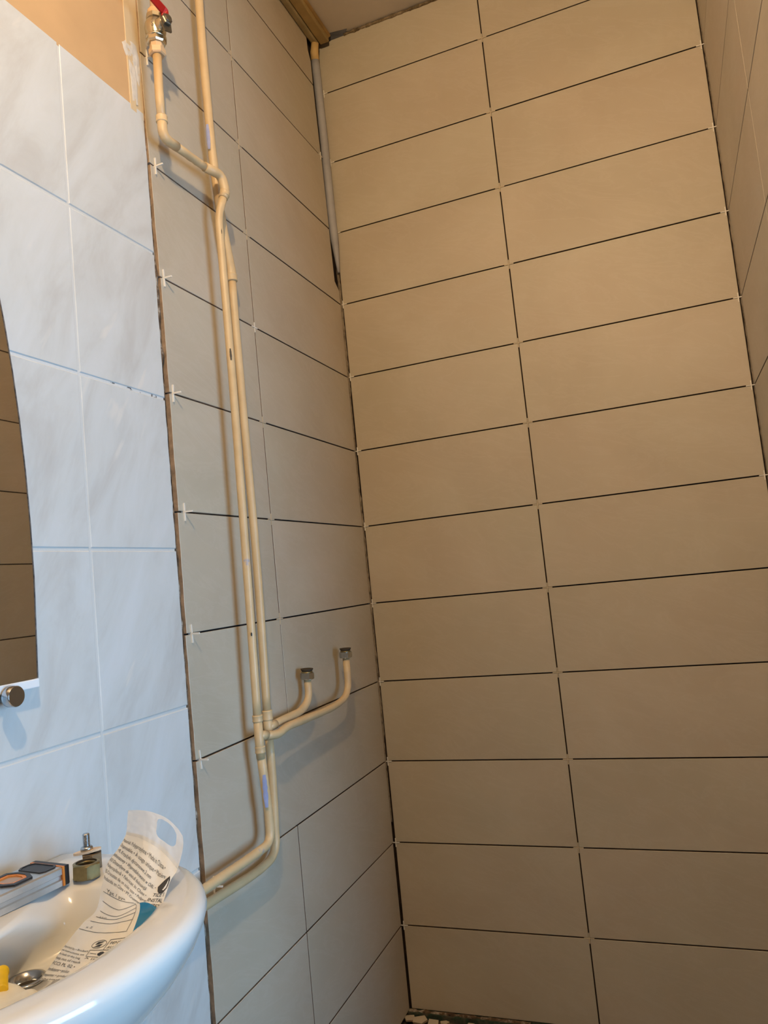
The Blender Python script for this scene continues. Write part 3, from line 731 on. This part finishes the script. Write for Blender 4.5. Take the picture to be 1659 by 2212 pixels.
g = Geo(); g.lathe((0.0008, -1.4600, 0.9645), (1, 0, 0), [(0, 0.0065), (0.0155, 0.0065), (0.0160, 0.0112), (0.0170, 0.0120), (0.0265, 0.0120), (0.0275, 0.0112)], 32); o = part(g, 'clip_knob', 'chrome', mi); o['label'] = 'round chrome clip knob'

# ------------------------------------------------------------------ basin
ba = thing('wash_basin', 'small white ceramic wash basin on the wall under the mirror', 'basin', (0.003, -1.27, 0.70))
YC = -1.27
def catmull(pts, per=8):
    out = []; n_ = len(pts)
    for i in range(n_):
        p0, p1_, p2_, p3 = (Vector(pts[(i + k) % n_]) for k in (-1, 0, 1, 2))
        for k in range(per):
            t = k / per
            out.append(0.5 * ((2 * p1_) + (-p0 + p2_) * t + (2 * p0 - 5 * p1_ + 4 * p2_ - p3) * t * t + (-p0 + 3 * p1_ - 3 * p2_ + p3) * t ** 3))
    return out
half = [(0.112, 0.0), (0.100, 0.040), (0.084, 0.072), (0.078, 0.092), (0.087, 0.109), (0.112, 0.121), (0.150, 0.134), (0.186, 0.139), (0.213, 0.119), (0.231, 0.080), (0.241, 0.040), (0.2435, 0.0)]
inner = catmull([(x, YC + y) for x, y in half] + [(x, YC - y) for x, y in half[1:-1]][::-1])
oh = []
for i in range(25):
    q = i / 24 * math.pi / 2
    oh.append((0.085 + 0.211 * math.sin(q) ** (2 / 2.15), 0.206 * math.cos(q) ** (2 / 2.15)))
oh = [(0.003, 0.198), (0.02, 0.2035), (0.05, 0.2055)] + oh
outer = [Vector((x, YC + y)) for x, y in [(0.003, 0.0)] + oh] + [Vector((x, YC - y)) for x, y in oh[:-1][::-1]]
CEN = Vector((0.150, YC)); NA = 120
def radial(poly):
    out = []
    for k in range(NA):
        q = 2 * math.pi * k / NA; d = Vector((math.cos(q), math.sin(q))); best = 0
        for i in range(len(poly)):
            a = poly[i] - CEN; b_ = poly[(i + 1) % len(poly)] - CEN; e_ = b_ - a
            det = d.x * e_.y - d.y * e_.x
            if abs(det) < 1e-12: continue
            t = (a.x * e_.y - a.y * e_.x) / det; s_ = (a.x * d.y - a.y * d.x) / det
            if t > 0 and -1e-9 <= s_ <= 1 + 1e-9: best = max(best, t)
        out.append(CEN + d * best)
    return out
Oc, Ic = radial(outer), radial(inner)
def oscale(s_, sx=None):
    sx = sx if sx is not None else s_
    return [Vector((0.003 + (p.x - 0.003) * sx, YC + (p.y - YC) * s_)) for p in Oc]
def iscale(s_, c=Vector((0.150, YC))): return [c + (p - c) * s_ for p in Ic]
loops = []
for z, s_, sx in [(0.560, 0.22, 0.30), (0.575, 0.30, 0.40), (0.600, 0.42, 0.52), (0.630, 0.565, 0.655), (0.660, 0.70, 0.775), (0.685, 0.805, 0.865), (0.705, 0.880, 0.925), (0.722, 0.938, 0.965), (0.736, 0.978, 0.988), (0.747, 0.997, 0.998), (0.754, 0.992, 0.993), (0.7585, 0.978, 0.979), (0.7610, 0.958, 0.962)]:
    loops.append((z, oscale(s_, sx)))
O9 = oscale(0.955, 0.960)
for z, t in [(0.7617, 0.30), (0.7616, 0.68), (0.7600, 0.93)]:
    loops.append((z, [a.lerp(b_, t) for a, b_ in zip(O9, iscale(1.03))]))
DR = Vector((0.1040, -1.2330))
for z, s_, k, t in [(0.7575, 1.0, 0.0, 0.0), (0.7530, 0.975, 0.12, 0.03), (0.7450, 0.925, 0.40, 0.07), (0.7340, 0.865, 0.70, 0.14), (0.7220, 0.785, 0.92, 0.23), (0.7120, 0.68, 1.0, 0.36), (0.7055, 0.54, 1.0, 0.52), (0.7015, 0.38, 1.0, 0.70), (0.6997, 0.22, 1.0, 0.88)]:
    c0 = Vector((0.150, YC)); lx = 0.079 + (DR.x - 0.019 - 0.079) * t; rx = 0.236 + (DR.x + 0.019 - 0.236) * t
    hb = 0.136 + (0.019 - 0.136) * t; ce = Vector(((lx + rx) / 2, YC + (DR.y - YC) * t)); ha = (rx - lx) / 2
    A_ = [c0 + (p - c0) * s_ for p in Ic]; B_2 = [ce + Vector((ha * math.cos(2 * math.pi * q / NA), hb * math.sin(2 * math.pi * q / NA))) for q in range(NA)]
    loops.append((z, [a.lerp(b_, k) for a, b_ in zip(A_, B_2)]))
loops.append((0.6992, [DR + Vector((math.cos(2 * math.pi * q / NA), math.sin(2 * math.pi * q / NA))) * 0.0152 for q in range(NA)]))
loops.append((0.685, [DR + Vector((math.cos(2 * math.pi * q / NA), math.sin(2 * math.pi * q / NA))) * 0.0150 for q in range(NA)]))
g = Geo(); g.rings([[(p.x, p.y, z) for p in L] for z, L in loops], 0, True, False, True)
part(g, 'bowl', 'ceramic', ba)
g = Geo(); g.lathe((DR.x, DR.y, 0.6990), (0, 0, 1), [(-0.004, 0.0145), (0.0015, 0.0185), (0.0028, 0.0180), (0.0030, 0.0145), (-0.010, 0.0135)], 32, 0, False, False)
part(g, 'drain_ring', 'chrome', ba)
g = Geo(); g.lathe((DR.x, DR.y, 0.6890), (0, 0, 1), [(0, 0.0146), (0.0045, 0.0146)], 24); part(g, 'drain_shade', 'bore', ba)  # dark disc standing in for the shade down the drain hole

# ------------------------------------------------------------------ things on the basin
DZ = 0.7618                                      # deck height
# spirit level lying along the back of the basin
lv = thing('spirit_level', 'aluminium spirit level with orange and black vial frame on the basin edge', 'level', (0.06, -1.18, DZ))
ang = math.atan2(-0.085, -0.0075 - 0.003)         # long axis runs along the wall
ax = Vector((-0.0085, -0.085, 0)).normalized(); sx_ = Vector((-ax.y, ax.x, 0)); sx_ = sx_ if sx_.x < 0 else -sx_   # sx_: towards the wall
E0 = Vector((0.0895, -1.1600, DZ))                # near front bottom corner
def lvl(a, s_, h): return E0 + ax * a + sx_ * s_ + Vector((0, 0, h))
LL, LW, LH = 0.30, 0.050, 0.0195
prof = [(0.0, 0.0), (0.0, 0.006), (0.0022, 0.0070), (0.0022, 0.0105), (0.0, 0.0118), (0.0, LH - 0.0015), (0.0015, LH), (LW - 0.0015, LH), (LW, LH - 0.0015), (LW, 0.0)]
g = Geo(); g.rings([[lvl(0.003, s_, h) for s_, h in prof], [lvl(LL, s_, h) for s_, h in prof]], 0, True, True, False); part(g, 'level_body', 'alu', lv)
prof2 = [(-0.0008, -0.0001), (-0.0008, LH + 0.0006), (LW + 0.0008, LH + 0.0006), (LW + 0.0008, -0.0001)]
g = Geo(); g.rings([[lvl(-0.0045, s_ * 0.94 + 0.0015, h * 0.94 + .0003) for s_, h in prof2], [lvl(-0.002, s_, h) for s_, h in prof2], [lvl(0.0025, s_, h) for s_, h in prof2]], 0, True, True, False); part(g, 'end_cap', 'black', lv)
g = Geo(); g.rings([[lvl(0.0026, s_ - 0.0003, h - .00005) for s_, h in prof2], [lvl(0.0052, s_ - 0.0003, h - .00005) for s_, h in prof2]], 0, True, True, False); o = part(g, 'cap_gasket', 'orange', lv)
def prism(pts, h0, h1, mat, name, hole=None):
    g = Geo(); n_ = len(pts)
    if hole is None:
        g.rings([[lvl(a, s_, h0) for a, s_ in pts], [lvl(a, s_, h1) for a, s_ in pts]], 0, True, True, False)
    else:
        g.rings([[lvl(a, s_, h0) for a, s_ in pts], [lvl(a, s_, h1) for a, s_ in pts], [lvl(a, s_, h1) for a, s_ in hole], [lvl(a, s_, h0) for a, s_ in hole]], 0, False, False, False)
    return part(g, name, mat, lv)
def octo(ca, cs, ra, rs_, ch=0.38): return [(ca + ra * x, cs + rs_ * y) for x, y in ((-1, -ch), (-1, ch), (-1 + ch, 1), (1 - ch, 1), (1, ch), (1, -ch), (1 - ch, -1), (-1 + ch, -1))]
prism([(0.006, 0.012), (0.006, 0.041), (0.011, 0.045), (0.019, 0.045), (0.024, 0.041), (0.024, 0.012), (0.020, 0.008), (0.010, 0.008)], LH - 0.001, LH + 0.0006, 'black', 'grip_hole_shade')  # solid black slab, its colour gives the shade inside the hole
g = prism([(0.0045, 0.010), (0.0045, 0.043), (0.010, 0.047), (0.020, 0.047), (0.0255, 0.043), (0.0255, 0.010), (0.021, 0.006), (0.009, 0.006)], LH - 0.001, LH + 0.0012, 'black', 'hole_rim',
          hole=[(0.006, 0.012), (0.006, 0.041), (0.011, 0.045), (0.019, 0.045), (0.024, 0.041), (0.024, 0.012), (0.020, 0.008), (0.010, 0.008)])
prism(octo(0.0475, 0.0265, 0.0170, 0.0205), LH - 0.001, LH + 0.0020, 'black', 'vial_frame', hole=octo(0.0475, 0.0265, 0.0130, 0.0155))
prism(octo(0.0475, 0.0265, 0.0130, 0.0155), LH - 0.001, LH + 0.0014, 'orange', 'vial_surround', hole=octo(0.0475, 0.0265, 0.0098, 0.0115))
prism(octo(0.0475, 0.0265, 0.0098, 0.0115), LH - 0.001, LH + 0.0003, 'amber', 'vial', None)
# brass nut, and bolt with washer and nut
def hex_thing(name, label, cat, c, R, L, bore, mats, axis=(0, 0, 1), ph=0):
    r = thing(name, label, cat, c); return r
bn = thing('hex_nut', 'large tarnished brass hex nut lying on the basin edge beside the level', 'nut', (0.0985, -1.1400, DZ))
hexnut((0.0985, -1.1400, DZ + 0.0078), (0.02, 0.03, 1), 0.0158, 0.0150, 0.0112, ['brass', 'bore'], bn, 'nut_ring', 0.0008)
g = Geo()
for k in range(3): g.lathe((0.0985, -1.1400, DZ + 0.0035 + 0.004 * k), (0.02, 0.03, 1), [(0, 0.0113), (0.0012, 0.0102), (0.0024, 0.0113)], 24, 0, False, False)
part(g, 'inner_thread', 'brass', bn)
bo = thing('wall_bolt', 'short zinc bolt upright through pale washer and rusty nut behind brass nut', 'bolt', (0.079, -1.119, DZ))
BX, BY = 0.0790, -1.1170
g = Geo()
prf = []
for k in range(13):
    h = 0.0245 + k * 0.00105; prf += [(h, 0.0034), (h + 0.0005, 0.0041)]
g.lathe((BX, BY, DZ), (0, 0, 1), [(0.0005, 0.0036)] + prf + [(0.0386, 0.0030)], 18, 0, True, True, False); 
bt = part(g, 'bolt_thread', 'steel', bo)
hexnut((BX + 0.005, BY + 0.002, DZ + 0.0085), (0, 0, 1), 0.0115, 0.0160, 0.0042, ['rust', 'bore'], bo, 'rusty_nut')
g = Geo(); cc = Vector((BX, BY, DZ + 0.0186)); R = []
for hh in (-0.0012, 0.0012):
    R.append([cc + Vector((0.0155 * math.cos(q) * (0.92 if math.cos(q) < 0 else 1), 0.0085 * math.sin(q) + 0.0045 * math.cos(q), hh + 0.0018 * math.cos(q))) for q in [k * math.pi / 12 for k in range(24)]])
g.rings(R, 0, True, True, False); part(g, 'pale_washer', 'washer', bo)
g = Geo(); g.lathe((BX, BY, DZ + 0.0198), (0, 0, 1), [(0, 0.0068), (0.0035, 0.0066), (0.0048, 0.0052)], 18); part(g, 'seat_ring', 'steel', bo)

# ------------------------------------------------------------------ bag of tile spacers standing in the basin
BAG = [
[(0.1405, -1.2504, 0.7123), (0.1762, -1.2588, 0.7193), (0.1967, -1.2548, 0.7191), (0.2053, -1.2496, 0.7185)],
[(0.1409, -1.2299, 0.7235), (0.1804, -1.2424, 0.728), (0.2180, -1.2413, 0.728), (0.2260, -1.2352, 0.7277)],
[(0.1428, -1.2156, 0.7321), (0.1813, -1.2277, 0.7362), (0.2270, -1.2188, 0.7396), (0.2370, -1.2037, 0.7442)],
[(0.1474, -1.1996, 0.7425), (0.1904, -1.2084, 0.7482), (0.2210, -1.1974, 0.7529), (0.2360, -1.1922, 0.7529)],
[(0.1541, -1.1881, 0.7506), (0.1923, -1.2002, 0.7535), (0.2133, -1.186, 0.7597), (0.2350, -1.1893, 0.7546)],
[(0.1431, -1.1656, 0.7662), (0.1793, -1.1818, 0.7652), (0.2081, -1.188, 0.7581), (0.2350, -1.1902, 0.7541)],
[(0.1348, -1.1471, 0.7803), (0.1741, -1.1662, 0.7763), (0.2112, -1.1786, 0.7646), (0.2320, -1.1766, 0.7640)],
[(0.1392, -1.1336, 0.7917), (0.1797, -1.1531, 0.7865), (0.2138, -1.1647, 0.7746), (0.2290, -1.1635, 0.7728)],
[(0.1395, -1.1209, 0.8027), (0.1736, -1.1334, 0.8024), (0.2034, -1.1401, 0.793), (0.2297, -1.1516, 0.7804)],
[(0.1333, -1.1102, 0.8122), (0.169, -1.1203, 0.8136), (0.1987, -1.1245, 0.8058), (0.2242, -1.1328, 0.7949)],
[(0.1269, -1.1, 0.8217), (0.1608, -1.1088, 0.8239), (0.1885, -1.1114, 0.8171), (0.2149, -1.1205, 0.8048)]]
UK = [0.0, 0.36, 0.74, 1.0]
BG = [[Vector(p) for p in r] for r in BAG]
def cr1(p0, p1_, p2_, p3, t): return 0.5 * ((2 * p1_) + (-p0 + p2_) * t + (2 * p0 - 5 * p1_ + 4 * p2_ - p3) * t * t + (-p0 + 3 * p1_ - 3 * p2_ + p3) * t ** 3)
def bag_pt(u, v_):
    """u 0..1 across, v_ 0..10 along"""
    u = min(max(u, 0), 1); v_ = min(max(v_, 0), 9.9999)
    k = 0 if u < UK[1] else (1 if u < UK[2] else 2); tu = (u - UK[k]) / (UK[k + 1] - UK[k]); iv = int(v_); tv = v_ - iv
    def row(r):
        r = BG[min(max(r, 0), 10)]; return cr1(r[max(k - 1, 0)], r[k], r[k + 1], r[min(k + 2, 3)], tu)
    p = cr1(row(iv - 1), row(iv), row(iv + 1), row(iv + 2), tv)
    cr_ = 0.0013 * noise.noise(Vector((u * 5, v_ * 1.1, 0.3))) + 0.0006 * noise.noise(Vector((u * 13, v_ * 2.7, 4)))
    return p + Vector((0.45, -0.80, 0.40)) * cr_
def bag_n(u, v_):
    a = bag_pt(min(u + 0.02, 1), v_) - bag_pt(max(u - 0.02, 0), v_); b_ = bag_pt(u, v_ + 0.1) - bag_pt(u, max(v_ - 0.1, 0)); n_ = a.cross(b_).normalized()
    return n_ if n_.dot(Vector((0.4, -0.85, 0.35))) > 0 else -n_
bgt = thing('spacer_bag', 'crumpled white plastic bag printed with text, leaning in the basin', 'bag', (0.17, -1.24, 0.712))
NU, NV = 30, 72
VT = 8.15
def sheet(u0, u1, v0, v1, off, name, mat, puff=0.0, nu=NU, nv=NV, hole=None, thick=0.0):
    vs = []; fs = []
    for j in range(nv + 1):
        for i in range(nu + 1):
            u = u0 + (u1 - u0) * i / nu; vv = v0 + (v1 - v0) * j / nv
            n_ = bag_n(u, vv); pf = puff * math.sin(math.pi * min(max(u, 0), 1)) * math.sin(math.pi * min(vv / VT, 1)) ** 0.6
            vs.append(bag_pt(u, vv) + n_ * (off - pf))
    for j in range(nv):
        for i in range(nu):
            if hole and hole(u0 + (u1 - u0) * (i + .5) / nu, v0 + (v1 - v0) * (j + .5) / nv): continue
            q = j * (nu + 1) + i; fs.append((q, q + 1, q + nu + 2, q + nu + 1))
    g = Geo(); g.add(vs, fs, 0, True); return part(g, name, mat, bgt)
sheet(0, 1, 0, VT, 0.0, 'bag_front', 'bagwhite')
sheet(0, 1, 0, VT, 0.0, 'bag_back', 'bagwhite', puff=0.010, nu=16, nv=40)
sheet(0.665, 1.0, 1.6, 4.75, 0.00025, 'blue_panel', 'bagblue', nu=8, nv=40)
def in_hole(u, v_):
    du, dv = (u - 0.70) / 0.17, (v_ - 9.05) / 0.62
    return abs(du) ** 3 + abs(dv) ** 3 < 1
def handle_corner(u, v_):
    return ((u > 0.90 and v_ > 9.6 and (u - 0.90) / 0.1 + (v_ - 9.6) / 0.4 > 1.1))
sheet(0, 1, VT - 0.2, 10.0, 0.0002, 'handle_film', 'film', nu=120, nv=80, hole=lambda u, v_: in_hole(u, v_) or handle_corner(u, v_))
# printing, mapped on the front sheet
def print_text(g, body, start, along, height, size_scale=1.0, mi=0, slant=0):
    """start (u,v); along (du,dv) = full length of the line; height (du,dv) = cap height vector"""
    vs, fs = text_geo(body, 1.0)
    if not vs: return
    L = max(p.x for p in vs); out = []
    for p in vs:
        a = p.x / L; b_ = p.y / 0.72
        u = start[0] + along[0] * a + height[0] * b_; v_ = start[1] + along[1] * a + height[1] * b_
        out.append(bag_pt(u, v_) + bag_n(u, v_) * 0.00045)
    g.add(out, fs, mi)
g = Geo()
lines = ['Material: Polypropylene \u2022 Made in China \u2022', 'Disposable \u2022 \u00c0 usage unique \u2022 Mati\u00e8re :', '\u2022 PL Krzy\u017cyki dystansowe 2 mm', 'Jednorazowy \u2022 Wyprodukowano w ChRL \u2022', 'RO Distan\u0163iere de unic\u0103 folosin\u0163\u0103',
         'Polipropilen\u0103 \u2022 Fabricat \u00een China \u2022', 'ES Crucetas de un solo uso \u2022 Polipro', 'Producido en China \u2022 PT Cruzetas']
for i, t in enumerate(lines):
    v_ = 7.50 - 0.32 * i; e_ = [0.80, 0.86, 0.62, 0.76, 0.66, 0.72, 0.76, 0.70, 0.66][i]
    print_text(g, t, (0.02, v_ - 0.02), (e_, -0.06), (0.0, 0.185))
part(g, 'small_print', 'inkgrey', bgt); g = Geo()
for i, t in enumerate(['Imported by \u2022 Product', 'see instructions on', 'the back of the bag', 'keep out of reach', 'RCCI PL 02 \u2022', 'manufacturer \u2022 produit', 'Importer \u2022 product', 'fabriqu\u00e9 \u2022']):
    print_text(g, t, (0.02, 1.62 - 0.23 * i), (0.37 - 0.02 * (i % 3), -0.02), (0.0, 0.13))
part(g, 'small_print', 'inkgrey', bgt)
g = Geo()
print_text(g, 'TILE S', (0.80, 5.95), (0.17, -0.02), (0.0, 0.24)); print_text(g, 'INSTAL', (0.78, 5.60), (0.19, -0.02), (0.0, 0.24)); print_text(g, 'CRUZETA', (0.76, 5.25), (0.23, -0.02), (0.0, 0.24))
part(g, 'title_print', 'ink', bgt)
def shape(g, pts, mi=0, off=0.0004):
    """filled polygon on the bag in (u,v), fan from its centre"""
    c = (sum(p[0] for p in pts) / len(pts), sum(p[1] for p in pts) / len(pts)); vs = [c] + list(pts)
    g.add([bag_pt(*q) + bag_n(*q) * off for q in vs], [(0, i + 1, (i + 1) % len(pts) + 1) for i in range(len(pts))], mi)
def line(g, a, b_, wu=0.006, wv=0.0):
    n_ = 8; L = []
    for i in range(n_ + 1):
        t = i / n_; u = a[0] + (b_[0] - a[0]) * t; v_ = a[1] + (b_[1] - a[1]) * t; L.append((u, v_))
    d = bag_pt(*b_) - bag_pt(*a); vs = []
    for u, v_ in L:
        n__ = bag_n(u, v_); s_ = d.cross(n__).normalized(); p = bag_pt(u, v_) + n__ * 0.0004
        vs += [p - s_ * 0.00022, p + s_ * 0.00022]
    g.add(vs, [(2 * i, 2 * i + 1, 2 * i + 3, 2 * i + 2) for i in range(n_)])
g = Geo()
shape(g, [(0.80, 6.62), (0.86, 7.02), (0.93, 7.30), (0.975, 7.05), (0.97, 6.45), (0.93, 6.18), (0.87, 6.15), (0.83, 6.35)])
part(g, 'black_emblem', 'ink', bgt)
g = Geo(); shape(g, [(0.895, 6.38), (0.925, 6.34), (0.955, 6.50), (0.957, 6.85), (0.94, 7.10), (0.928, 6.80), (0.915, 6.62)], 0, 0.0007); part(g, 'emblem_swirl', 'bagwhite', bgt)
g = Geo()
line(g, (0.62, 4.62), (0.60, 2.45)); line(g, (0.03, 2.65), (0.60, 2.45))
for v_ in (2.95, 3.38, 3.80, 4.22): line(g, (0.10, v_ + 0.20), (0.35, v_ + 0.02)); line(g, (0.35, v_ + 0.02), (0.61, v_ - 0.02))
line(g, (0.08, 4.76), (0.62, 4.62))
print_text(g, 'Ypt / pya', (0.14, 4.78), (0.34, -0.02), (0.0, 0.15))
print_text(g, 'x 2', (0.12, 2.72), (0.08, 0), (0.0, 0.10)); print_text(g, '250', (0.14, 3.55), (0.10, 0), (0.0, 0.12))
part(g, 'table_print', 'inkgrey', bgt)
g = Geo()
# recycling circle, two framed pictograms
import math as _m
cu_, cv_ = 0.44, 2.02
for k in range(16):
    a0, a1 = 2 * _m.pi * k / 16, 2 * _m.pi * (k + 1) / 16
    line(g, (cu_ + 0.058 * _m.cos(a0), cv_ + 0.19 * _m.sin(a0)), (cu_ + 0.058 * _m.cos(a1), cv_ + 0.19 * _m.sin(a1)))
shape(g, [(cu_ - 0.03, cv_ - 0.02), (cu_ - 0.02, cv_ + 0.12), (cu_ + 0.03, cv_ + 0.14), (cu_ + 0.0, cv_ + 0.02)]); shape(g, [(cu_ + 0.03, cv_ + 0.02), (cu_ + 0.02, cv_ - 0.12), (cu_ - 0.03, cv_ - 0.14), (cu_ - 0.0, cv_ - 0.02)])
def frame_(a, b_): line(g, a, (b_[0], a[1])); line(g, (b_[0], a[1]), b_); line(g, b_, (a[0], b_[1])); line(g, (a[0], b_[1]), a)
frame_((0.51, 1.72), (0.66, 2.20)); frame_((0.40, 1.34), (0.66, 1.72))
print_text(g, 'PENSEZ', (0.525, 1.99), (0.12, 0), (0, 0.12)); print_text(g, 'AU TRI !', (0.525, 1.79), (0.12, 0), (0, 0.12))
shape(g, [(0.50, 1.42), (0.485, 1.51), (0.50, 1.62), (0.52, 1.64), (0.54, 1.57), (0.55, 1.48), (0.53, 1.40)]); line(g, (0.42, 1.54), (0.48, 1.50)); print_text(g, '+ sac', (0.57, 1.46), (0.075, 0), (0, 0.1))
print_text(g, 'A jeter', (0.40, 1.20), (0.20, 0), (0, 0.09))
part(g, 'pictogram_print', 'ink', bgt)
g = Geo(); pr_ = [(0.47, 0.55), (0.50, 0.78), (0.56, 0.98), (0.64, 1.10), (0.80, 1.16), (0.95, 0.8), (0.8, 0.45), (0.6, 0.40)]
shape(g, pr_); part(g, 'red_print', 'bagred', bgt)

# cream packet with yellow band lying in the near left of the basin
pk = thing('cream_packet', 'crumpled cream plastic packet with yellow band in the near left of basin', 'packet', (0.13, -1.29, 0.705))
g = Geo(); vs = []; fs = []; n1, n2 = 22, 14
for j in range(n2 + 1):
    for i in range(n1 + 1):
        a, b_ = i / n1, j / n2
        x = 0.070 + 0.118 * a + 0.02 * b_; y = -1.260 - 0.062 * b_ - 0.020 * a
        edge = min(1, 6 * a, 6 * (1 - a)) * min(1, 6 * b_, 6 * (1 - b_))
        z = 0.7095 + 0.0225 * edge * (1 - 0.45 * a) + 0.0025 * noise.noise(Vector((x * 55, y * 55, 1))) * edge + 0.012 * max(0, (x - 0.16)) / 0.04
        vs.append(Vector((x, y, z)))
k0 = len(vs)
vs += [v__ - Vector((0, 0, 0.0022)) for v__ in vs]
w1 = n1 + 1
for j in range(n2):
    for i in range(n1):
        q = j * w1 + i; fs.append((q, q + 1, q + w1 + 1, q + w1)); fs.append((k0 + q, k0 + q + w1, k0 + q + w1 + 1, k0 + q + 1))
for i in range(n1): fs.append((i, k0 + i, k0 + i + 1, i + 1)); q = n2 * w1 + i; fs.append((q, q + 1, k0 + q + 1, k0 + q))
for j in range(n2): q = j * w1; fs.append((q, q + w1, k0 + q + w1, k0 + q)); q = j * w1 + n1; fs.append((q, k0 + q, k0 + q + w1, q + w1))
g.add(vs, fs, 0, True); part(g, 'packet_film', 'cream', pk)
g = Geo(); g.lathe((0.1140, -1.2690, 0.7270), (0.74, -0.67, 0.0), [(0, 0.0050), (0.001, 0.0062), (0.004, 0.0062), (0.005, 0.0052), (0.040, 0.0052), (0.041, 0.004)], 16); part(g, 'yellow_band', 'yellow', pk)

# ------------------------------------------------------------------ debris at the floor edge
g = Geo(); g.box((-0.002, -0.015, -0.012), (W, 0.006, 0.0010), 0, 0.0010); o = g.build('membrane_strip', 'green', floor)
R = []
for i in range(141):
    x = 0.0 + 0.30 * i / 140; rr = 0.0045 * (1 + 0.8 * noise.noise(Vector((x * 60, 7, 2))))
    R.append([(x, -0.006 + rr * 1.2 * math.cos(a), 0.0 + rr * math.sin(a)) for a in [k * math.pi / 4 for k in range(8)]])
g = Geo(); g.rings(R); g.build('mortar_crumbs', 'mortar', floor)
spots = [(0.012, -0.036, .017), (0.040, -0.040, .020), (0.075, -0.048, .018), (0.100, -0.038, .013), (0.130, -0.052, .021), (0.165, -0.045, .015), (0.02, -0.075, .022), (0.06, -0.085, .02), (0.105, -0.088, .022), (0.15, -0.09, .02), (0.20, -0.06, .02), (0.25, -0.075, .018), (0.19, -0.10, .02), (0.30, -0.09, .02)]
for i, (x, y, r) in enumerate(spots):
    rr = random.Random(100 + i); k = rr.choice([4, 5, 5]); a0 = rr.uniform(0, 6)
    pts = [(r * rr.uniform(0.75, 1.15) * math.cos(a0 + 2 * math.pi * q / k), r * rr.uniform(0.7, 1.1) * math.sin(a0 + 2 * math.pi * q / k)) for q in range(k)]
    mw = Matrix.Translation((x, y, -0.0045 + (i % 3) * 0.0012 + (0.006 if y > -0.05 else 0))) @ Matrix.Rotation(rr.uniform(-0.14, 0.14), 4, 'X') @ Matrix.Rotation(rr.uniform(-0.14, 0.14), 4, 'Y')
    o = poly_slab('tile_shard', pts, ('shard', 'biscuit'), None, mw, t=0.0045)
    tag(o, 'broken piece of beige tile in the rubble on the floor at the corner', 'rubble', 'broken tile pieces on the floor')

# ------------------------------------------------------------------ ceiling lamp (source of the warm light, above the frame)
la = thing('ceiling_lamp', 'bare warm bulb hanging on a cord from the ceiling above the basin', 'lamp', (LAMP[0], LAMP[1], H))
g = Geo(); g.lathe((LAMP[0], LAMP[1], H), (0, 0, -1), [(0, 0.045), (0.012, 0.045), (0.024, 0.012)], 28); part(g, 'ceiling_rose', 'frame', la)
LZ = LAMP[2] + 0.032
g = Geo(); g.tube([(LAMP[0], LAMP[1], H - 0.02), (LAMP[0], LAMP[1], LZ + 0.05)], 0.003, 8); part(g, 'cord', 'frame', la)
g = Geo(); g.lathe((LAMP[0], LAMP[1], LZ + 0.052), (0, 0, -1), [(0, 0.010), (0.006, 0.018), (0.052, 0.019)], 24); part(g, 'lamp_holder', 'frame', la)
g = Geo(); g.lathe((LAMP[0], LAMP[1], LZ), (0, 0, -1), [(0, 0.012), (0.014, 0.017), (0.028, LAMP_R), (0.045, LAMP_R), (0.056, 0.016), (0.061, 0.004)], 16); part(g, 'bulb', 'bulb', la)
